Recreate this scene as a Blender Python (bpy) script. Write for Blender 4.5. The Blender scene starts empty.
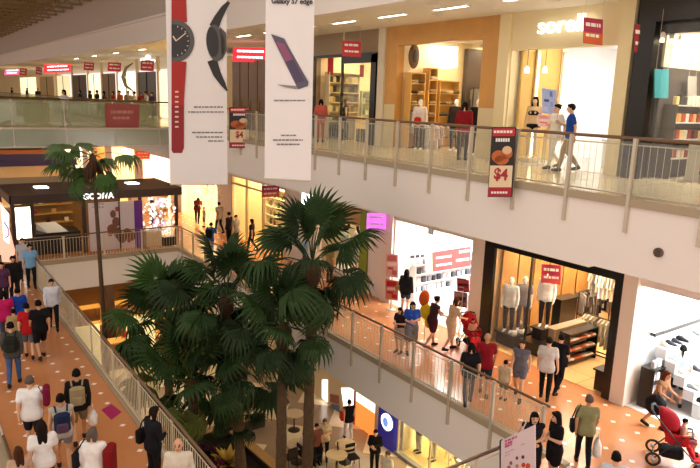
import bpy, bmesh, math, random
from mathutils import Vector, Matrix
import numpy as np
R_ = math.radians
PI = math.pi
rnd = random.Random(7)
# ---------------------------------------------------------------- camera (X across the void, Y along it, Z up; level floors at 0, 5.7, 11.4)
CZ = 13.0
FPX = 640.0
def _cam():
    a = np.array([-113 - 350, -(84 - 234), -FPX], float); a /= np.linalg.norm(a)
    d = np.array([1, -.0345, 0.]); up = np.cross(d, a)
    if up[1] < 0: up = -up
    up /= np.linalg.norm(up)
    return np.stack([np.cross(a, up), a, up], 1)
RC = _cam()
cam_d = bpy.data.cameras.new('camera'); cam = bpy.data.objects.new('camera', cam_d)
bpy.context.scene.collection.objects.link(cam)
cam.matrix_world = Matrix([list(RC.T[i]) + [(0, 0, CZ)[i]] for i in range(3)] + [[0, 0, 0, 1]])
cam_d.sensor_width = 36; cam_d.lens = FPX * 36 / 700; cam_d.clip_end = 400
sc = bpy.context.scene
sc.camera = cam
# ---------------------------------------------------------------- world, exposure
w = bpy.data.worlds.new('world'); sc.world = w; w.use_nodes = True
w.node_tree.nodes['Background'].inputs[0].default_value = (1.0, .86, .76, 1)
w.node_tree.nodes['Background'].inputs[1].default_value = .84
sc.view_settings.view_transform = 'Standard'; sc.view_settings.look = 'None'
sc.view_settings.gamma = 1; sc.view_settings.exposure = 0.45
sc.view_settings.use_curve_mapping = False
F1, F2, F3 = 0.0, 5.7, 11.4      # floors
CEIL3 = 15.52                    # ceiling of the top gallery
EX, WX, LX = 10.8, 14.45, 4.0    # edge of the right gallery, its shop line, edge of the left walkway
YB, YN = 29.3, 7.1               # far and near end of the void
def ray(x, y): return RC.T @ np.array([x - 350, -(y - 234), -FPX])
def at(px, py, **k):             # where a line of sight meets the plane X=, Y= or Z= of a wall or a floor
    r = ray(px, py); (ax, v), = k.items(); i = 'XYZ'.index(ax)
    t = (v - (CZ if i == 2 else 0)) / r[i]
    return Vector((r[0] * t, r[1] * t, r[2] * t + CZ))
# ---------------------------------------------------------------- materials
MATS = {}
def srgb(c):
    if isinstance(c, str): c = [int(c[i:i+2], 16) / 255 for i in (0, 2, 4)]
    return tuple((x / 12.92 if x <= .04045 else ((x + .055) / 1.055) ** 2.4) for x in c) + (1,)
def mat(name, col, rough=.6, emit=0, metal=0, noise=0, scale=8, alpha=1, trans=0, emit_col=None, spec=.5):
    if name in MATS: return MATS[name]
    m = bpy.data.materials.new(name); m.use_nodes = True
    nt = m.node_tree; b = nt.nodes['Principled BSDF']
    c = srgb(col)
    b.inputs['Base Color'].default_value = c; b.inputs['Roughness'].default_value = rough
    b.inputs['Metallic'].default_value = metal; b.inputs['Alpha'].default_value = alpha
    b.inputs['Transmission Weight'].default_value = trans
    b.inputs['Specular IOR Level'].default_value = spec
    if emit:
        b.inputs['Emission Color'].default_value = srgb(emit_col) if emit_col else c
        b.inputs['Emission Strength'].default_value = emit
    if noise:
        tc = nt.nodes.new('ShaderNodeTexCoord'); n = nt.nodes.new('ShaderNodeTexNoise')
        n.inputs['Scale'].default_value = scale; n.inputs['Detail'].default_value = 4
        r = nt.nodes.new('ShaderNodeMixRGB'); r.blend_type = 'MULTIPLY'; r.inputs[0].default_value = noise
        r.inputs[1].default_value = c
        cr = nt.nodes.new('ShaderNodeValToRGB'); cr.color_ramp.elements[0].position = .3; cr.color_ramp.elements[1].position = .7
        cr.color_ramp.elements[0].color = (.35, .35, .35, 1)
        nt.links.new(tc.outputs['Object'], n.inputs['Vector']); nt.links.new(n.outputs['Fac'], cr.inputs[0])
        nt.links.new(cr.outputs[0], r.inputs[2]); nt.links.new(r.outputs[0], b.inputs['Base Color'])
    MATS[name] = m
    return m
def glass(name, col=(.93, .97, .95), a=.12, rough=.03):
    if name in MATS: return MATS[name]
    m = bpy.data.materials.new(name); m.use_nodes = True; nt = m.node_tree; nt.nodes.clear()
    o = nt.nodes.new('ShaderNodeOutputMaterial'); t = nt.nodes.new('ShaderNodeBsdfTransparent'); g = nt.nodes.new('ShaderNodeBsdfGlossy')
    d = nt.nodes.new('ShaderNodeBsdfDiffuse'); d.inputs[0].default_value = srgb(col)
    x = nt.nodes.new('ShaderNodeMixShader'); y = nt.nodes.new('ShaderNodeMixShader')
    g.inputs['Roughness'].default_value = rough; t.inputs[0].default_value = srgb(col)
    x.inputs[0].default_value = .35; y.inputs[0].default_value = a
    nt.links.new(d.outputs[0], x.inputs[1]); nt.links.new(g.outputs[0], x.inputs[2])
    nt.links.new(t.outputs[0], y.inputs[1]); nt.links.new(x.outputs[0], y.inputs[2]); nt.links.new(y.outputs[0], o.inputs[0])
    MATS[name] = m
    return m
def tile_mat(name, base, base2, dia, pitch, size, rough, joint=None, jpitch=1.2):
    """stone tiles with a small diamond inlay at every crossing"""
    m = bpy.data.materials.new(name); m.use_nodes = True; nt = m.node_tree; L = nt.links.new
    b = nt.nodes['Principled BSDF']; b.inputs['Roughness'].default_value = rough
    tc = nt.nodes.new('ShaderNodeTexCoord'); sp = nt.nodes.new('ShaderNodeSeparateXYZ'); L(tc.outputs['Object'], sp.inputs[0])
    def mth(op, a, c=None):
        n = nt.nodes.new('ShaderNodeMath'); n.operation = op
        for i, v in enumerate((a, c)):
            if v is None: continue
            if hasattr(v, 'is_linked'): L(v, n.inputs[i])
            else: n.inputs[i].default_value = v
        return n.outputs[0]
    def cell(s, p): return mth('ABSOLUTE', mth('SUBTRACT', mth('FRACT', mth('ADD', mth('DIVIDE', s, p), 50.0)), .5))
    def mixc(f, c1, c2):
        n = nt.nodes.new('ShaderNodeMixRGB'); L(f, n.inputs[0])
        for i, v in ((1, c1), (2, c2)):
            if hasattr(v, 'is_linked'): L(v, n.inputs[i])
            else: n.inputs[i].default_value = v
        return n.outputs[0]
    ax, ay = cell(sp.outputs[0], pitch), cell(sp.outputs[1], pitch)
    d = mth('LESS_THAN', mth('ADD', ax, ay), size)
    nz = nt.nodes.new('ShaderNodeTexNoise'); nz.inputs['Scale'].default_value = 1.2; L(tc.outputs['Object'], nz.inputs['Vector'])
    c = mixc(nz.outputs['Fac'], srgb(base), srgb(base2))
    if joint:
        jx, jy = cell(sp.outputs[0], jpitch), cell(sp.outputs[1], jpitch)
        j = mth('GREATER_THAN', mth('MAXIMUM', jx, jy), .491)
        c = mixc(j, c, srgb(joint))
    c = mixc(d, c, srgb(dia))
    L(c, b.inputs['Base Color'])
    MATS[name] = m
    return m
# ---------------------------------------------------------------- mesh builder
COL = sc.collection
class MB:
    def __init__(s): s.v = []; s.f = []; s.m = []; s.mats = []; s.k = 0
    def use(s, m):
        if m not in s.mats: s.mats.append(m)
        s.k = s.mats.index(m); return s
    def add(s, vs, fs):
        o = len(s.v); s.v += [tuple(p) for p in vs]; s.f += [tuple(i + o for i in f) for f in fs]; s.m += [s.k] * len(fs); return s
    def box(s, x0, x1, y0, y1, z0, z1):
        v = [(x, y, z) for z in (z0, z1) for y in (y0, y1) for x in (x0, x1)]
        return s.add(v, [(0, 2, 3, 1), (4, 5, 7, 6), (0, 1, 5, 4), (2, 6, 7, 3), (0, 4, 6, 2), (1, 3, 7, 5)])
    def rbox(s, c, d, rz=0, rx=0, bev=0):
        x, y, z = d[0] / 2, d[1] / 2, d[2] / 2
        if bev:
            b = min(bev, x * .9, y * .9)
            ring = [(-x + b, -y), (x - b, -y), (x, -y + b), (x, y - b), (x - b, y), (-x + b, y), (-x, y - b), (-x, -y + b)]
            b2 = min(b, z * .9)
            vs = []
            for zz, sc_ in ((-z, .0), (-z + b2, 1), (z - b2, 1), (z, 0)):
                for (px, py) in ring:
                    kx = 1 if sc_ else (x - b2) / x; ky = 1 if sc_ else (y - b2) / y
                    vs.append((px * kx, py * ky, zz))
            fs = [tuple(range(7, -1, -1)), tuple(range(24, 32))]
            for k in range(3):
                for i in range(8): fs.append((k * 8 + i, k * 8 + (i + 1) % 8, k * 8 + 8 + (i + 1) % 8, k * 8 + 8 + i))
        else:
            vs = [(a, b_, c_) for c_ in (-z, z) for b_ in (-y, y) for a in (-x, x)]
            fs = [(0, 2, 3, 1), (4, 5, 7, 6), (0, 1, 5, 4), (2, 6, 7, 3), (0, 4, 6, 2), (1, 3, 7, 5)]
        M = Matrix.Translation(c) @ Matrix.Rotation(rz, 4, 'Z') @ Matrix.Rotation(rx, 4, 'X')
        return s.add([M @ Vector(p) for p in vs], fs)
    def tube(s, pts, r, n=8, closed=False):
        pts = [Vector(p) for p in pts]; rs = r if isinstance(r, (list, tuple)) else [r] * len(pts)
        vs, fs = [], []; N = len(pts); up = Vector((0, 0, 1)); pa = None
        for i, p in enumerate(pts):
            if closed: t = (pts[(i + 1) % N] - pts[i - 1])
            else: t = (pts[min(i + 1, N - 1)] - pts[max(i - 1, 0)])
            if t.length < 1e-9: t = Vector((0, 0, 1))
            t.normalize()
            a = (pa - t * pa.dot(t)) if pa is not None else t.cross(up if abs(t.z) < .95 else Vector((1, 0, 0)))
            if a.length < 1e-6: a = t.cross(Vector((1, 0, 0)))
            a.normalize(); pa = a; b = t.cross(a)
            for k in range(n):
                q = 2 * PI * k / n; vs.append(p + (a * math.cos(q) + b * math.sin(q)) * rs[i])
        for i in range(N if closed else N - 1):
            j = (i + 1) % N
            for k in range(n): fs.append((i * n + k, i * n + (k + 1) % n, j * n + (k + 1) % n, j * n + k))
        if not closed: fs += [tuple(range(n - 1, -1, -1)), tuple(range((N - 1) * n, N * n))]
        return s.add(vs, fs)
    def cap(s, p0, p1, r0, r1, n=12):
        p0, p1 = Vector(p0), Vector(p1); t = (p1 - p0); L = t.length
        t = t.normalized() if L > 1e-6 else Vector((0, 0, 1))
        pts, rs = [], []
        for q in (-85, -60, -30): pts.append(p0 + t * r0 * math.sin(R_(q))); rs.append(r0 * math.cos(R_(q)))
        pts.append(p0); rs.append(r0)
        pts.append(p1 + t * 1e-4); rs.append(r1)
        for q in (30, 60, 85): pts.append(p1 + t * r1 * math.sin(R_(q))); rs.append(r1 * math.cos(R_(q)))
        return s.tube(pts, rs, n)
    def ell(s, c, r, n=12, m=8, M=None):
        vs = [(0, 0, -1)]
        for j in range(1, m):
            q = -PI / 2 + PI * j / m
            for i in range(n): vs.append((math.cos(q) * math.cos(2 * PI * i / n), math.cos(q) * math.sin(2 * PI * i / n), math.sin(q)))
        vs.append((0, 0, 1))
        fs = [(0, 1 + (i + 1) % n, 1 + i) for i in range(n)]
        for j in range(m - 2):
            for i in range(n): fs.append((1 + j * n + i, 1 + j * n + (i + 1) % n, 1 + (j + 1) * n + (i + 1) % n, 1 + (j + 1) * n + i))
        e = len(vs) - 1
        fs += [(e, 1 + (m - 2) * n + i, 1 + (m - 2) * n + (i + 1) % n) for i in range(n)]
        c = Vector(c)
        return s.add([c + ((M @ Vector((p[0]*r[0], p[1]*r[1], p[2]*r[2]))) if M else Vector((p[0]*r[0], p[1]*r[1], p[2]*r[2]))) for p in vs], fs)
    def lathe(s, c, prof, n=16):
        vs, fs = [], []; c = Vector(c)
        for (r, z) in prof:
            for i in range(n): vs.append(c + Vector((r * math.cos(2*PI*i/n), r * math.sin(2*PI*i/n), z)))
        for j in range(len(prof) - 1):
            for i in range(n): fs.append((j*n+i, j*n+(i+1)%n, (j+1)*n+(i+1)%n, (j+1)*n+i))
        fs += [tuple(range(n-1, -1, -1)), tuple(range((len(prof)-1)*n, len(prof)*n))]
        return s.add(vs, fs)
    def prism(s, poly, a, b, axis='X'):
        """poly in the two other axes, extruded from a to b along axis"""
        n = len(poly)
        def P(u, v, t): return {'X': (t, u, v), 'Y': (u, t, v), 'Z': (u, v, t)}[axis]
        vs = [P(u, v, a) for u, v in poly] + [P(u, v, b) for u, v in poly]
        fs = [tuple(range(n - 1, -1, -1)), tuple(range(n, 2 * n))] + [(i, (i+1) % n, n + (i+1) % n, n + i) for i in range(n)]
        return s.add(vs, fs)
    def mesh(s, name, off=Vector((0, 0, 0)), smooth=False, m=None):
        me = bpy.data.meshes.new(name)
        me.from_pydata([(p[0]-off[0], p[1]-off[1], p[2]-off[2]) for p in s.v], [], s.f)
        for x in (s.mats or [m]): me.materials.append(x)
        if s.mats: me.polygons.foreach_set('material_index', s.m)
        if smooth: me.polygons.foreach_set('use_smooth', [True] * len(me.polygons))
        bm = bmesh.new(); bm.from_mesh(me); bmesh.ops.recalc_face_normals(bm, faces=bm.faces); bm.to_mesh(me); bm.free()
        return me
    def build(s, name, m=None, parent=None, smooth=False):
        if parent is not None: off = Vector(wloc(parent))
        else:
            xs, ys, zs = zip(*s.v); off = Vector(((min(xs)+max(xs))/2, (min(ys)+max(ys))/2, min(zs)))
        o = bpy.data.objects.new(name, s.mesh(name, off, smooth, m)); COL.objects.link(o)
        if parent is not None: o.parent = parent
        else: o.location = off
        return o
def wloc(o):
    l = Vector(o.location)
    while o.parent: o = o.parent; l += o.location
    return l
def tag(o, label=None, cat=None, group=None, kind=None):
    if label: o['label'] = label
    if cat: o['category'] = cat
    if group: o['group'] = group
    if kind: o['kind'] = kind
    return o
def thing(name, label, cat, loc=(0, 0, 0), rz=0, group=None):
    o = bpy.data.objects.new(name, None); COL.objects.link(o); o.location = loc; o.rotation_euler = (0, 0, rz); o.empty_display_size = .1
    return tag(o, label, cat, group)
def struct(name, mb, m=None, parent=None, smooth=False):
    o = mb.build(name, m, parent, smooth)
    if parent is None: o['kind'] = 'structure'
    return o
def part(name, me, parent, loc=(0, 0, 0), mats=None, rot=None):
    o = bpy.data.objects.new(name, me); COL.objects.link(o); o.parent = parent; o.location = loc
    if rot: o.rotation_euler = rot
    if mats:
        for i, x in enumerate(mats): o.material_slots[i].link = 'OBJECT'; o.material_slots[i].material = x
    return o
def kids(o): return [c for c in bpy.data.objects if c.parent == o]
def dup(o, loc=None, rz=None, label=None, group=None, scale=None, mats=None):
    r = o.copy(); COL.objects.link(r)
    if loc is not None: r.location = loc
    if rz is not None: r.rotation_euler = (0, 0, rz)
    if scale: r.scale = (scale,) * 3 if not isinstance(scale, tuple) else scale
    if label: r['label'] = label
    if group: r['group'] = group
    def rec(a, b):
        for ch in a.children:
            c = ch.copy(); COL.objects.link(c); c.parent = b; rec(ch, c)
    rec(o, r)
    return r
def text(name, body, size, m, parent, mtx, ext=.004, align='CENTER', bold=0, sx=1):
    cu = bpy.data.curves.new(name, 'FONT'); cu.body = body; cu.size = size; cu.extrude = ext; cu.align_x = align; cu.align_y = 'CENTER'; cu.offset = bold
    cu.resolution_u = 3; cu.materials.append(m)
    tmp = bpy.data.objects.new('tmp', cu); COL.objects.link(tmp)
    me = bpy.data.meshes.new_from_object(tmp.evaluated_get(bpy.context.evaluated_depsgraph_get())); bpy.data.objects.remove(tmp)
    me.materials.clear(); me.materials.append(m)
    o = bpy.data.objects.new(name, me); COL.objects.link(o)
    o.matrix_world = mtx @ Matrix.Diagonal((sx, 1, 1, 1))
    if parent is not None:
        o.parent = parent; o.matrix_parent_inverse = Matrix.Translation(wloc(parent)).inverted()
    return o
def frame(o, xdir, up=(0, 0, 1)):
    """matrix with local x along xdir and local y along up"""
    x = Vector(xdir).normalized(); y = Vector(up); y = (y - x * y.dot(x)).normalized(); z = x.cross(y)
    return Matrix(((x.x, y.x, z.x, o[0]), (x.y, y.y, z.y, o[1]), (x.z, y.z, z.z, o[2]), (0, 0, 0, 1)))
# ================================================================ SETTING
white = mat('white_paint', 'e6dcd2', .55); cream = mat('cream_paint', 'e2cfa8', .6); ceilm = mat('ceiling_paint', 'ece4d6', .8)
fasc = mat('fascia_paint', 'eee5dc', .5); dgrey = mat('dark_grey_metal', '2c2824', .4, metal=.3); black = mat('black_panel', '17130f', .3)
steel = mat('brushed_steel', 'c8bca8', .4, metal=.35); creamrail = mat('cream_rail_paint', 'cfc2a6', .45); brownrail = mat('brown_handrail', '6b4f35', .35)
gl = glass('clear_glass', (.985, .99, .98), .07); glg = glass('green_glass', (.86, .88, .76), .3); glo = glass('frosted_green_glass', (.62, .66, .52), .85, .2)
floor2 = tile_mat('terracotta_tiles', 'c07c4c', 'cc8c5c', 'f4ead8', .62, .115, .22)
floor3 = tile_mat('cream_tiles', 'd8c7a0', 'e0d2b0', 'cdb78c', 1.2, .0, .15, joint='b8a27c')
floor1 = tile_mat('granite_tiles', '9c8872', 'a6937e', 'e8dabc', 2.4, .42, .2)
shopfl = tile_mat('shop_tiles', 'd8ae74', 'e0ba82', 'e0ba82', 1.0, 0, .2, joint='b88a58')
wfloor = mat('white_shop_floor', 'e4e0dc', .15)
wood = mat('warm_wood', 'b07a3c', .45, noise=.5, scale=3); orangewood = mat('orange_wood_panel', 'd09a50', .45, noise=.2, scale=2)
darkwood = mat('dark_brown_wood', '4c3524', .4, noise=.4, scale=3); beige = mat('beige_wall', 'dcc49a', .6)
lamp = mat('lamp_glow', 'ffffff', emit=40, emit_col='ffeccc'); lampw = mat('lamp_glow_white', 'ffffff', emit=22, emit_col='fffaf4')
lampy = mat('lamp_glow_warm', 'ffffff', emit=28, emit_col='ffe2ae')

def bx(*a): return MB().box(*a)
# floors / slabs
o = struct('floor', bx(-12, 24, -4, 118, -.3, 0), floor1)
def slab(name, x0, x1, y0, y1, top, th, fm, em):
    m = MB().use(em).box(x0, x1, y0, y1, top - th, top - .02)
    struct(name, m)
    struct('floor', bx(x0 + .12, x1, y0, y1, top - .0195, top), fm)
slab('trim_1', EX, 24, -4, 118, F2, 1.37, floor2, fasc)         # right gallery, middle level
slab('trim_2', -3, EX - .01, -4, YN, F2, 1.37, floor2, fasc)    # near walkway
slab('trim_15', 8.75, EX - .005, YN + .01, 7.55, F2, 1.37, floor2, fasc)
slab('trim_3', 1.25, LX, YN + .01, YB - .01, F2, .9, floor2, fasc)  # left walkway
slab('trim_4', -12, EX - .01, YB, 118, F2, 1.37, floor2, fasc)  # plaza behind the void
slab('trim_5', EX, 24, -2, 118, F3, 1.37, floor3, fasc)         # right gallery, top level
# bridge on the top level: glass-faced
struct('trim_6', bx(-12, EX - .01, YB + .12, YB + 4.2, F3 - .75, F3 - .02), fasc)
struct('floor', bx(-12, EX - .01, YB + .12, YB + 4.2, F3 - .0195, F3), floor3)
m = MB().use(glo).box(-12, EX - .02, YB, YB + .08, F3 - .75, F3 + .02)
struct('trim_7', m)
m = MB().use(steel)
for k in range(12): m.box(-12 + k * 2, -11.96 + k * 2, YB - .02, YB, F3 - .75, F3 + .02)
m.box(-12, EX - .02, YB - .03, YB, F3 - .02, F3 + .06); m.box(-12, EX - .02, YB - .03, YB, F3 - .78, F3 - .72)
struct('trim_8', m)
# moulding lines and gutter along right gallery fascia
m = MB().use(mat('stone_nosing', 'a8977c', .5)).box(EX - .05, EX + .14, -2, YB, F3 - .12, F3 + .03).box(EX - .05, EX + .14, YB + 4.2, 118, F3 - .12, F3 + .03)
struct('trim_9', m)
m = MB().use(mat('stone_nosing', 'a8977c', .5)).box(EX - .05, EX + .14, YN, YB, F2 - .12, F2 + .05).box(LX, EX, YB - .05, YB + .12, F2 - .12, F2 + .05)
m.box(LX - .12, LX + .05, YN, YB, F2 - .12, F2 + .05).box(LX, 8.75, YN - .12, YN + .05, F2 - .12, F2 + .05).box(1.12, 1.3, YN, YB, F2 - .05, F2 + .12)
struct('trim_10', m)
# level above
struct('ceiling', bx(EX, 24, -6, 118, CEIL3, CEIL3 + .4), ceilm)
m = MB().use(fasc).box(EX - .02, EX + .3, -6, 118, CEIL3 - .05, CEIL3 + 1.0).box(EX - .12, EX + .3, -6, 118, CEIL3 + 1.0, CEIL3 + 1.12)
struct('trim_11', m)
struct('wall_upper', bx(EX + .25, EX + .6, -6, 118, CEIL3 + 1.1, 21), mat('upper_wall_paint', 'cdbfb2', .7))
struct('ceiling', bx(EX, 24, 7.1, 118, F3 - 1.42, F3 - 1.37), ceilm)
# roof over the far half: boards on lattice trusses
struct('ceiling', bx(-6, EX + .6, 20, 118, 20.3, 20.5), mat('roof_board', '8f7a58', .8, noise=.5, scale=.6))
rm = mat('roof_truss_paint', 'a89468', .6)
for k in range(34):
    y = 26 + k * 2.6
    m = MB().use(rm)
    x0, x1, z0, z1 = -5, EX + .2, 18.5, 19.5
    m.box(x0, x1, y - .06, y + .06, z0, z0 + .12).box(x0, x1, y - .06, y + .06, z1, z1 + .12)
    n = 16; d = (x1 - x0) / n
    for i in range(n):
        a = (x0 + i * d, y, z0 + .06); b = (x0 + (i + .5) * d, y, z1 + .06); c = (x0 + (i + 1) * d, y, z0 + .06)
        m.tube([a, b], .045, 4).tube([b, c], .045, 4)
    struct('beam', m)
for i in range(7):
    x = -4.8 + i * 2.6
    struct('beam', bx(x - .07, x + .07, 24, 116, 19.55, 19.75), rm)
# far ends
struct('wall_far', bx(-12, 24, 118, 118.4, 0, 22), beige)
struct('wall_left', bx(-12.4, -12, 24, 118, 0, 12), beige)
# right side: shop-line walls, one block between openings at each level
def wall_run(lv0, lv1, top, opens, m, y0, y1):
    """solid shop-line wall from y0 to y1 with door-high openings"""
    mb = MB().use(m); y = y0
    for (a, b) in sorted(opens):
        mb.box(WX, WX + .3, y, a, lv0, lv1); mb.box(WX, WX + .3, a, b, top, lv1); y = b
    mb.box(WX, WX + .3, y, y1, lv0, lv1)
    return struct('wall_right', mb)
# openings: (near y, far y, depth, top above floor, wall colour, floor, light)
OP2 = [(1.5, 8.04), (8.42, 12.95), (13.55, 17.4), (18.95, 22.7), (25.4, 31.2), (33, 38.5), (40.5, 46), (48, 54), (56, 62), (64, 72)]
OP3 = [(1.2, 8.45), (9.35, 12.66), (13.8, 17.75), (18.85, 23.1), (32.5, 37.5)]
wall_run(F2, F3 - 1.42, F2 + 3.15, OP2, white, 1, 118)
mb = MB().use(cream); y = 23.1
wall_run(F3, CEIL3, F3 + 3.3, [(1.2, 8.45)], black, 1, 8.95)
wall_run(F3, CEIL3, F3 + 3.12, [(9.35, 12.66)], mat('sorella_cream', 'e4d3a6', .5), 8.97, 13.1)
wall_run(F3, CEIL3, F3 + 3.5, [(13.8, 17.75)], orangewood, 13.12, 18.38)
wall_run(F3, CEIL3, F3 + 3.25, [(18.85, 23.1)], mat('taupe_panel', '9a8468', .5), 18.42, 27.0)
struct('trim_12', bx(WX - .08, WX + .1, 18.38, 18.75, F3, CEIL3), mat('post_cream', 'd8ccb4', .5))
struct('trim_13', bx(WX - .1, WX, 8.97, 9.33, F3, CEIL3), MATS['sorella_cream'])
struct('trim_14', bx(WX - .1, WX, 12.7, 13.1, F3, CEIL3), MATS['sorella_cream'])
def room(y0, y1, depth, z0, z1, wm, fm, cm, side=None):
    """shell of a shop behind the shop line"""
    x0, x1 = WX + .3, WX + .3 + depth
    struct('wall_back', bx(x1, x1 + .1, y0 - .1, y1 + .1, z0, z1 + .1), wm)
    struct('wall_side', bx(x0, x1, y0 - .12, y0 - .01, z0, z1), side or wm); struct('wall_side', bx(x0, x1, y1 + .01, y1 + .12, z0, z1), side or wm)
    struct('ceiling', bx(x0, x1, y0, y1, z1, z1 + .08), cm)
    if fm: struct('floor', bx(WX, x1, y0, y1, z0 + .001, z0 + .012), fm)
def panel_light(name, label, x0, x1, y0, y1, z, m, group, d=.05):
    t = thing(name, label, 'light', ((x0 + x1) / 2, (y0 + y1) / 2, z - d), group=group)
    f = MB().use(white); w = .04
    f.box(x0 - w, x0, y0 - w, y1 + w, z - d, z).box(x1, x1 + w, y0 - w, y1 + w, z - d, z).box(x0, x1, y0 - w, y0, z - d, z).box(x0, x1, y1, y1 + w, z - d, z)
    f.build('frame', None, t)
    MB().use(m).box(x0, x1, y0, y1, z - d * .6, z - d * .3).build('diffuser', None, t)
    return t
whitew = mat('bright_white_wall', 'f4f2f0', .5); warmw = mat('warm_cream_wall', 'efdcae', .6); greyw = mat('grey_shop_wall', '5b5048', .6)
# middle level shops
room(1.5, 8.04, 5, F2, F2 + 3.6, whitew, wfloor, whitew)
room(8.42, 12.95, 6.0, F2, F2 + 3.5, wood, shopfl, mat('shop_ceiling_tan', 'c9ae84', .7), mat('fashion_side_wall', 'c8a878', .6))
room(13.55, 17.4, 4.6, F2, F2 + 3.5, whitew, wfloor, whitew)
room(18.95, 22.7, 4.0, F2, F2 + 3.4, mat('olive_grey_wall', 'a89c7c', .6), None, ceilm)
room(25.4, 31.2, 4, F2, F2 + 3.5, warmw, shopfl, whitew)
for a, b in OP2[5:]: room(a, b, 4, F2, F2 + 3.4, [warmw, whitew, wood][int(a) % 3], shopfl, whitew)
# top level shops
room(1.2, 8.45, 5, F3, F3 + 3.9, mat('food_shop_wall', '8c6a48', .6), floor3, mat('food_shop_ceiling', 'cdb698', .7))
room(9.35, 12.66, 5, F3, F3 + 3.5, whitew, wfloor, whitew)
room(13.8, 17.75, 5, F3, F3 + 3.8, warmw, floor3, whitew)
room(18.85, 23.1, 4.5, F3, F3 + 3.6, warmw, floor3, ceilm)
room(32.5, 37.5, 4, F3, F3 + 3.6, warmw, floor3, whitew)
for (a, b, z, w_, mm, lb, nn, dd) in [
    (2.0, 7.6, F2 + 3.6, 4.2, mat('lamp_glow_shoes', 'ffffff', emit=9, emit_col='fafcff'), 'white ceiling panel in the bright shoe shop on the middle level', 2, 5),
    (8.8, 12.6, F2 + 3.5, .5, mat('lamp_glow_clothes', 'ffffff', emit=95, emit_col='ffecd0'), 'strip light in the ceiling of the middle-level clothes shop with mannequins', 3, 6),
    (13.9, 17.0, F2 + 3.5, 2.2, lampw, 'white ceiling panel in the glaring white shop behind the red sale banner', 2, 4.6),
    (19.3, 22.4, F2 + 3.4, .3, lamp, 'ceiling strip in the olive grey shop beside the lilac sign', 2, 4),
    (25.8, 30.8, F2 + 3.5, .8, lampy, 'ceiling strip in the yellow-lit glass-fronted shop', 2, 4),
    (1.6, 8.0, F3 + 3.9, .5, mat('lamp_glow_snack', 'ffffff', emit=9, emit_col='ffe8c8'), 'ceiling strip in the black-framed snack shop on the top level', 2, 5),
    (11.0, 12.3, F3 + 3.5, .3, mat('lamp_glow_bay', 'ffffff', emit=9, emit_col='ffe2ae'), 'ceiling strip over the beige display bay of the lingerie shop', 1, 2.0),
    (9.5, 10.9, F3 + 3.5, 1.2, lampw, 'ceiling panel over the white half of the lingerie shop', 2, 5),
    (14.0, 17.5, F3 + 3.8, .35, lamp, 'ceiling strip in the orange-wood menswear shop', 2, 5),
    (19.2, 22.8, F3 + 3.6, .3, lamp, 'ceiling strip in the black-framed shop with crowded shelves', 2, 4.5),
    (33, 37, F3 + 3.6, .6, lampy, 'ceiling strip in the far top-level shop past the corner', 1, 4)]:
    for k in range(nn):
        xc = WX + .3 + dd * (k + .6) / (nn + .2)
        panel_light('ceiling_light', lb, xc - w_ / 2 / nn * 1.0, xc + w_ / 2 / nn * 1.0, a, b, z, mm, lb.replace('ceiling ', '') if nn > 1 else None)
for a, b in OP2[5:]:
    panel_light('ceiling_light', 'ceiling panel in a far middle-level shop seen under the bridge', WX + 1.5, WX + 2.3, a + .4, b - .4, F2 + 3.4, lamp, 'ceiling panels of the far middle-level shops')
# corridor downlights and slots, top level ceiling
dl = MB().use(white).lathe((0, 0, 0), [(.14, -.03), (.16, -.03), (.16, .0), (.12, .0)]); dlm = dl.mesh('downlight_trim')
ds = MB().use(mat('downlight_glow', 'ffffff', emit=170, emit_col='ffe6bc')).lathe((0, 0, 0), [(.11, -.028), (.11, -.01)]).mesh('downlight_lens')
def downlight(x, y, z, label, group):
    t = thing('downlight', label, 'light', (x, y, z), group=group)
    part('trim_ring', dlm, t); part('lens', ds, t)
G = 'round downlights in the top-level ceiling'
for k in range(24):
    y = 6.4 + k * 2.05 + (0 if k < 10 else (k - 10) * 1.2)
    downlight(13.3, y, CEIL3 - .002, 'small round downlight in the cream top-level ceiling', G)
    if k % 2: downlight(11.8, y + .6, CEIL3 - .002, 'small round downlight in the cream top-level ceiling', G)
for k in range(14):
    y = 7.6 + k * 2.5 + max(0, k - 8) * 3
    panel_light('slot_light', 'long narrow light slot in the cream top-level ceiling', 12.45, 12.58, y, y + 1.25, CEIL3, mat('slot_glow', 'ffffff', emit=14, emit_col='fff0d8'), 'narrow light slots in the top-level ceiling', .03)
for k in range(15):
    y = 8.5 + k * 2.6
    downlight(12.6, y, F3 - 1.42, 'round downlight in the soffit over the middle-level gallery', 'round downlights over the middle-level gallery')
for k in range(8):
    y = 9 + k * 2.6
    downlight(12.6, y, F2 - 1.38, 'round downlight over the ground-floor shop fronts', 'round downlights over the ground-floor shops')
# ground floor: shop line on the right, restaurant under the plaza
struct('wall_right', bx(WX + .01, WX + .3, 19.3, 29, 0, F2 - 1.4), mat('ground_cream', 'd9c39c', .6))
struct('wall_back', bx(-12, WX, 44, 44.2, 0, F2 - 1.4), mat('restaurant_wall', 'c79a50', .6))
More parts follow.
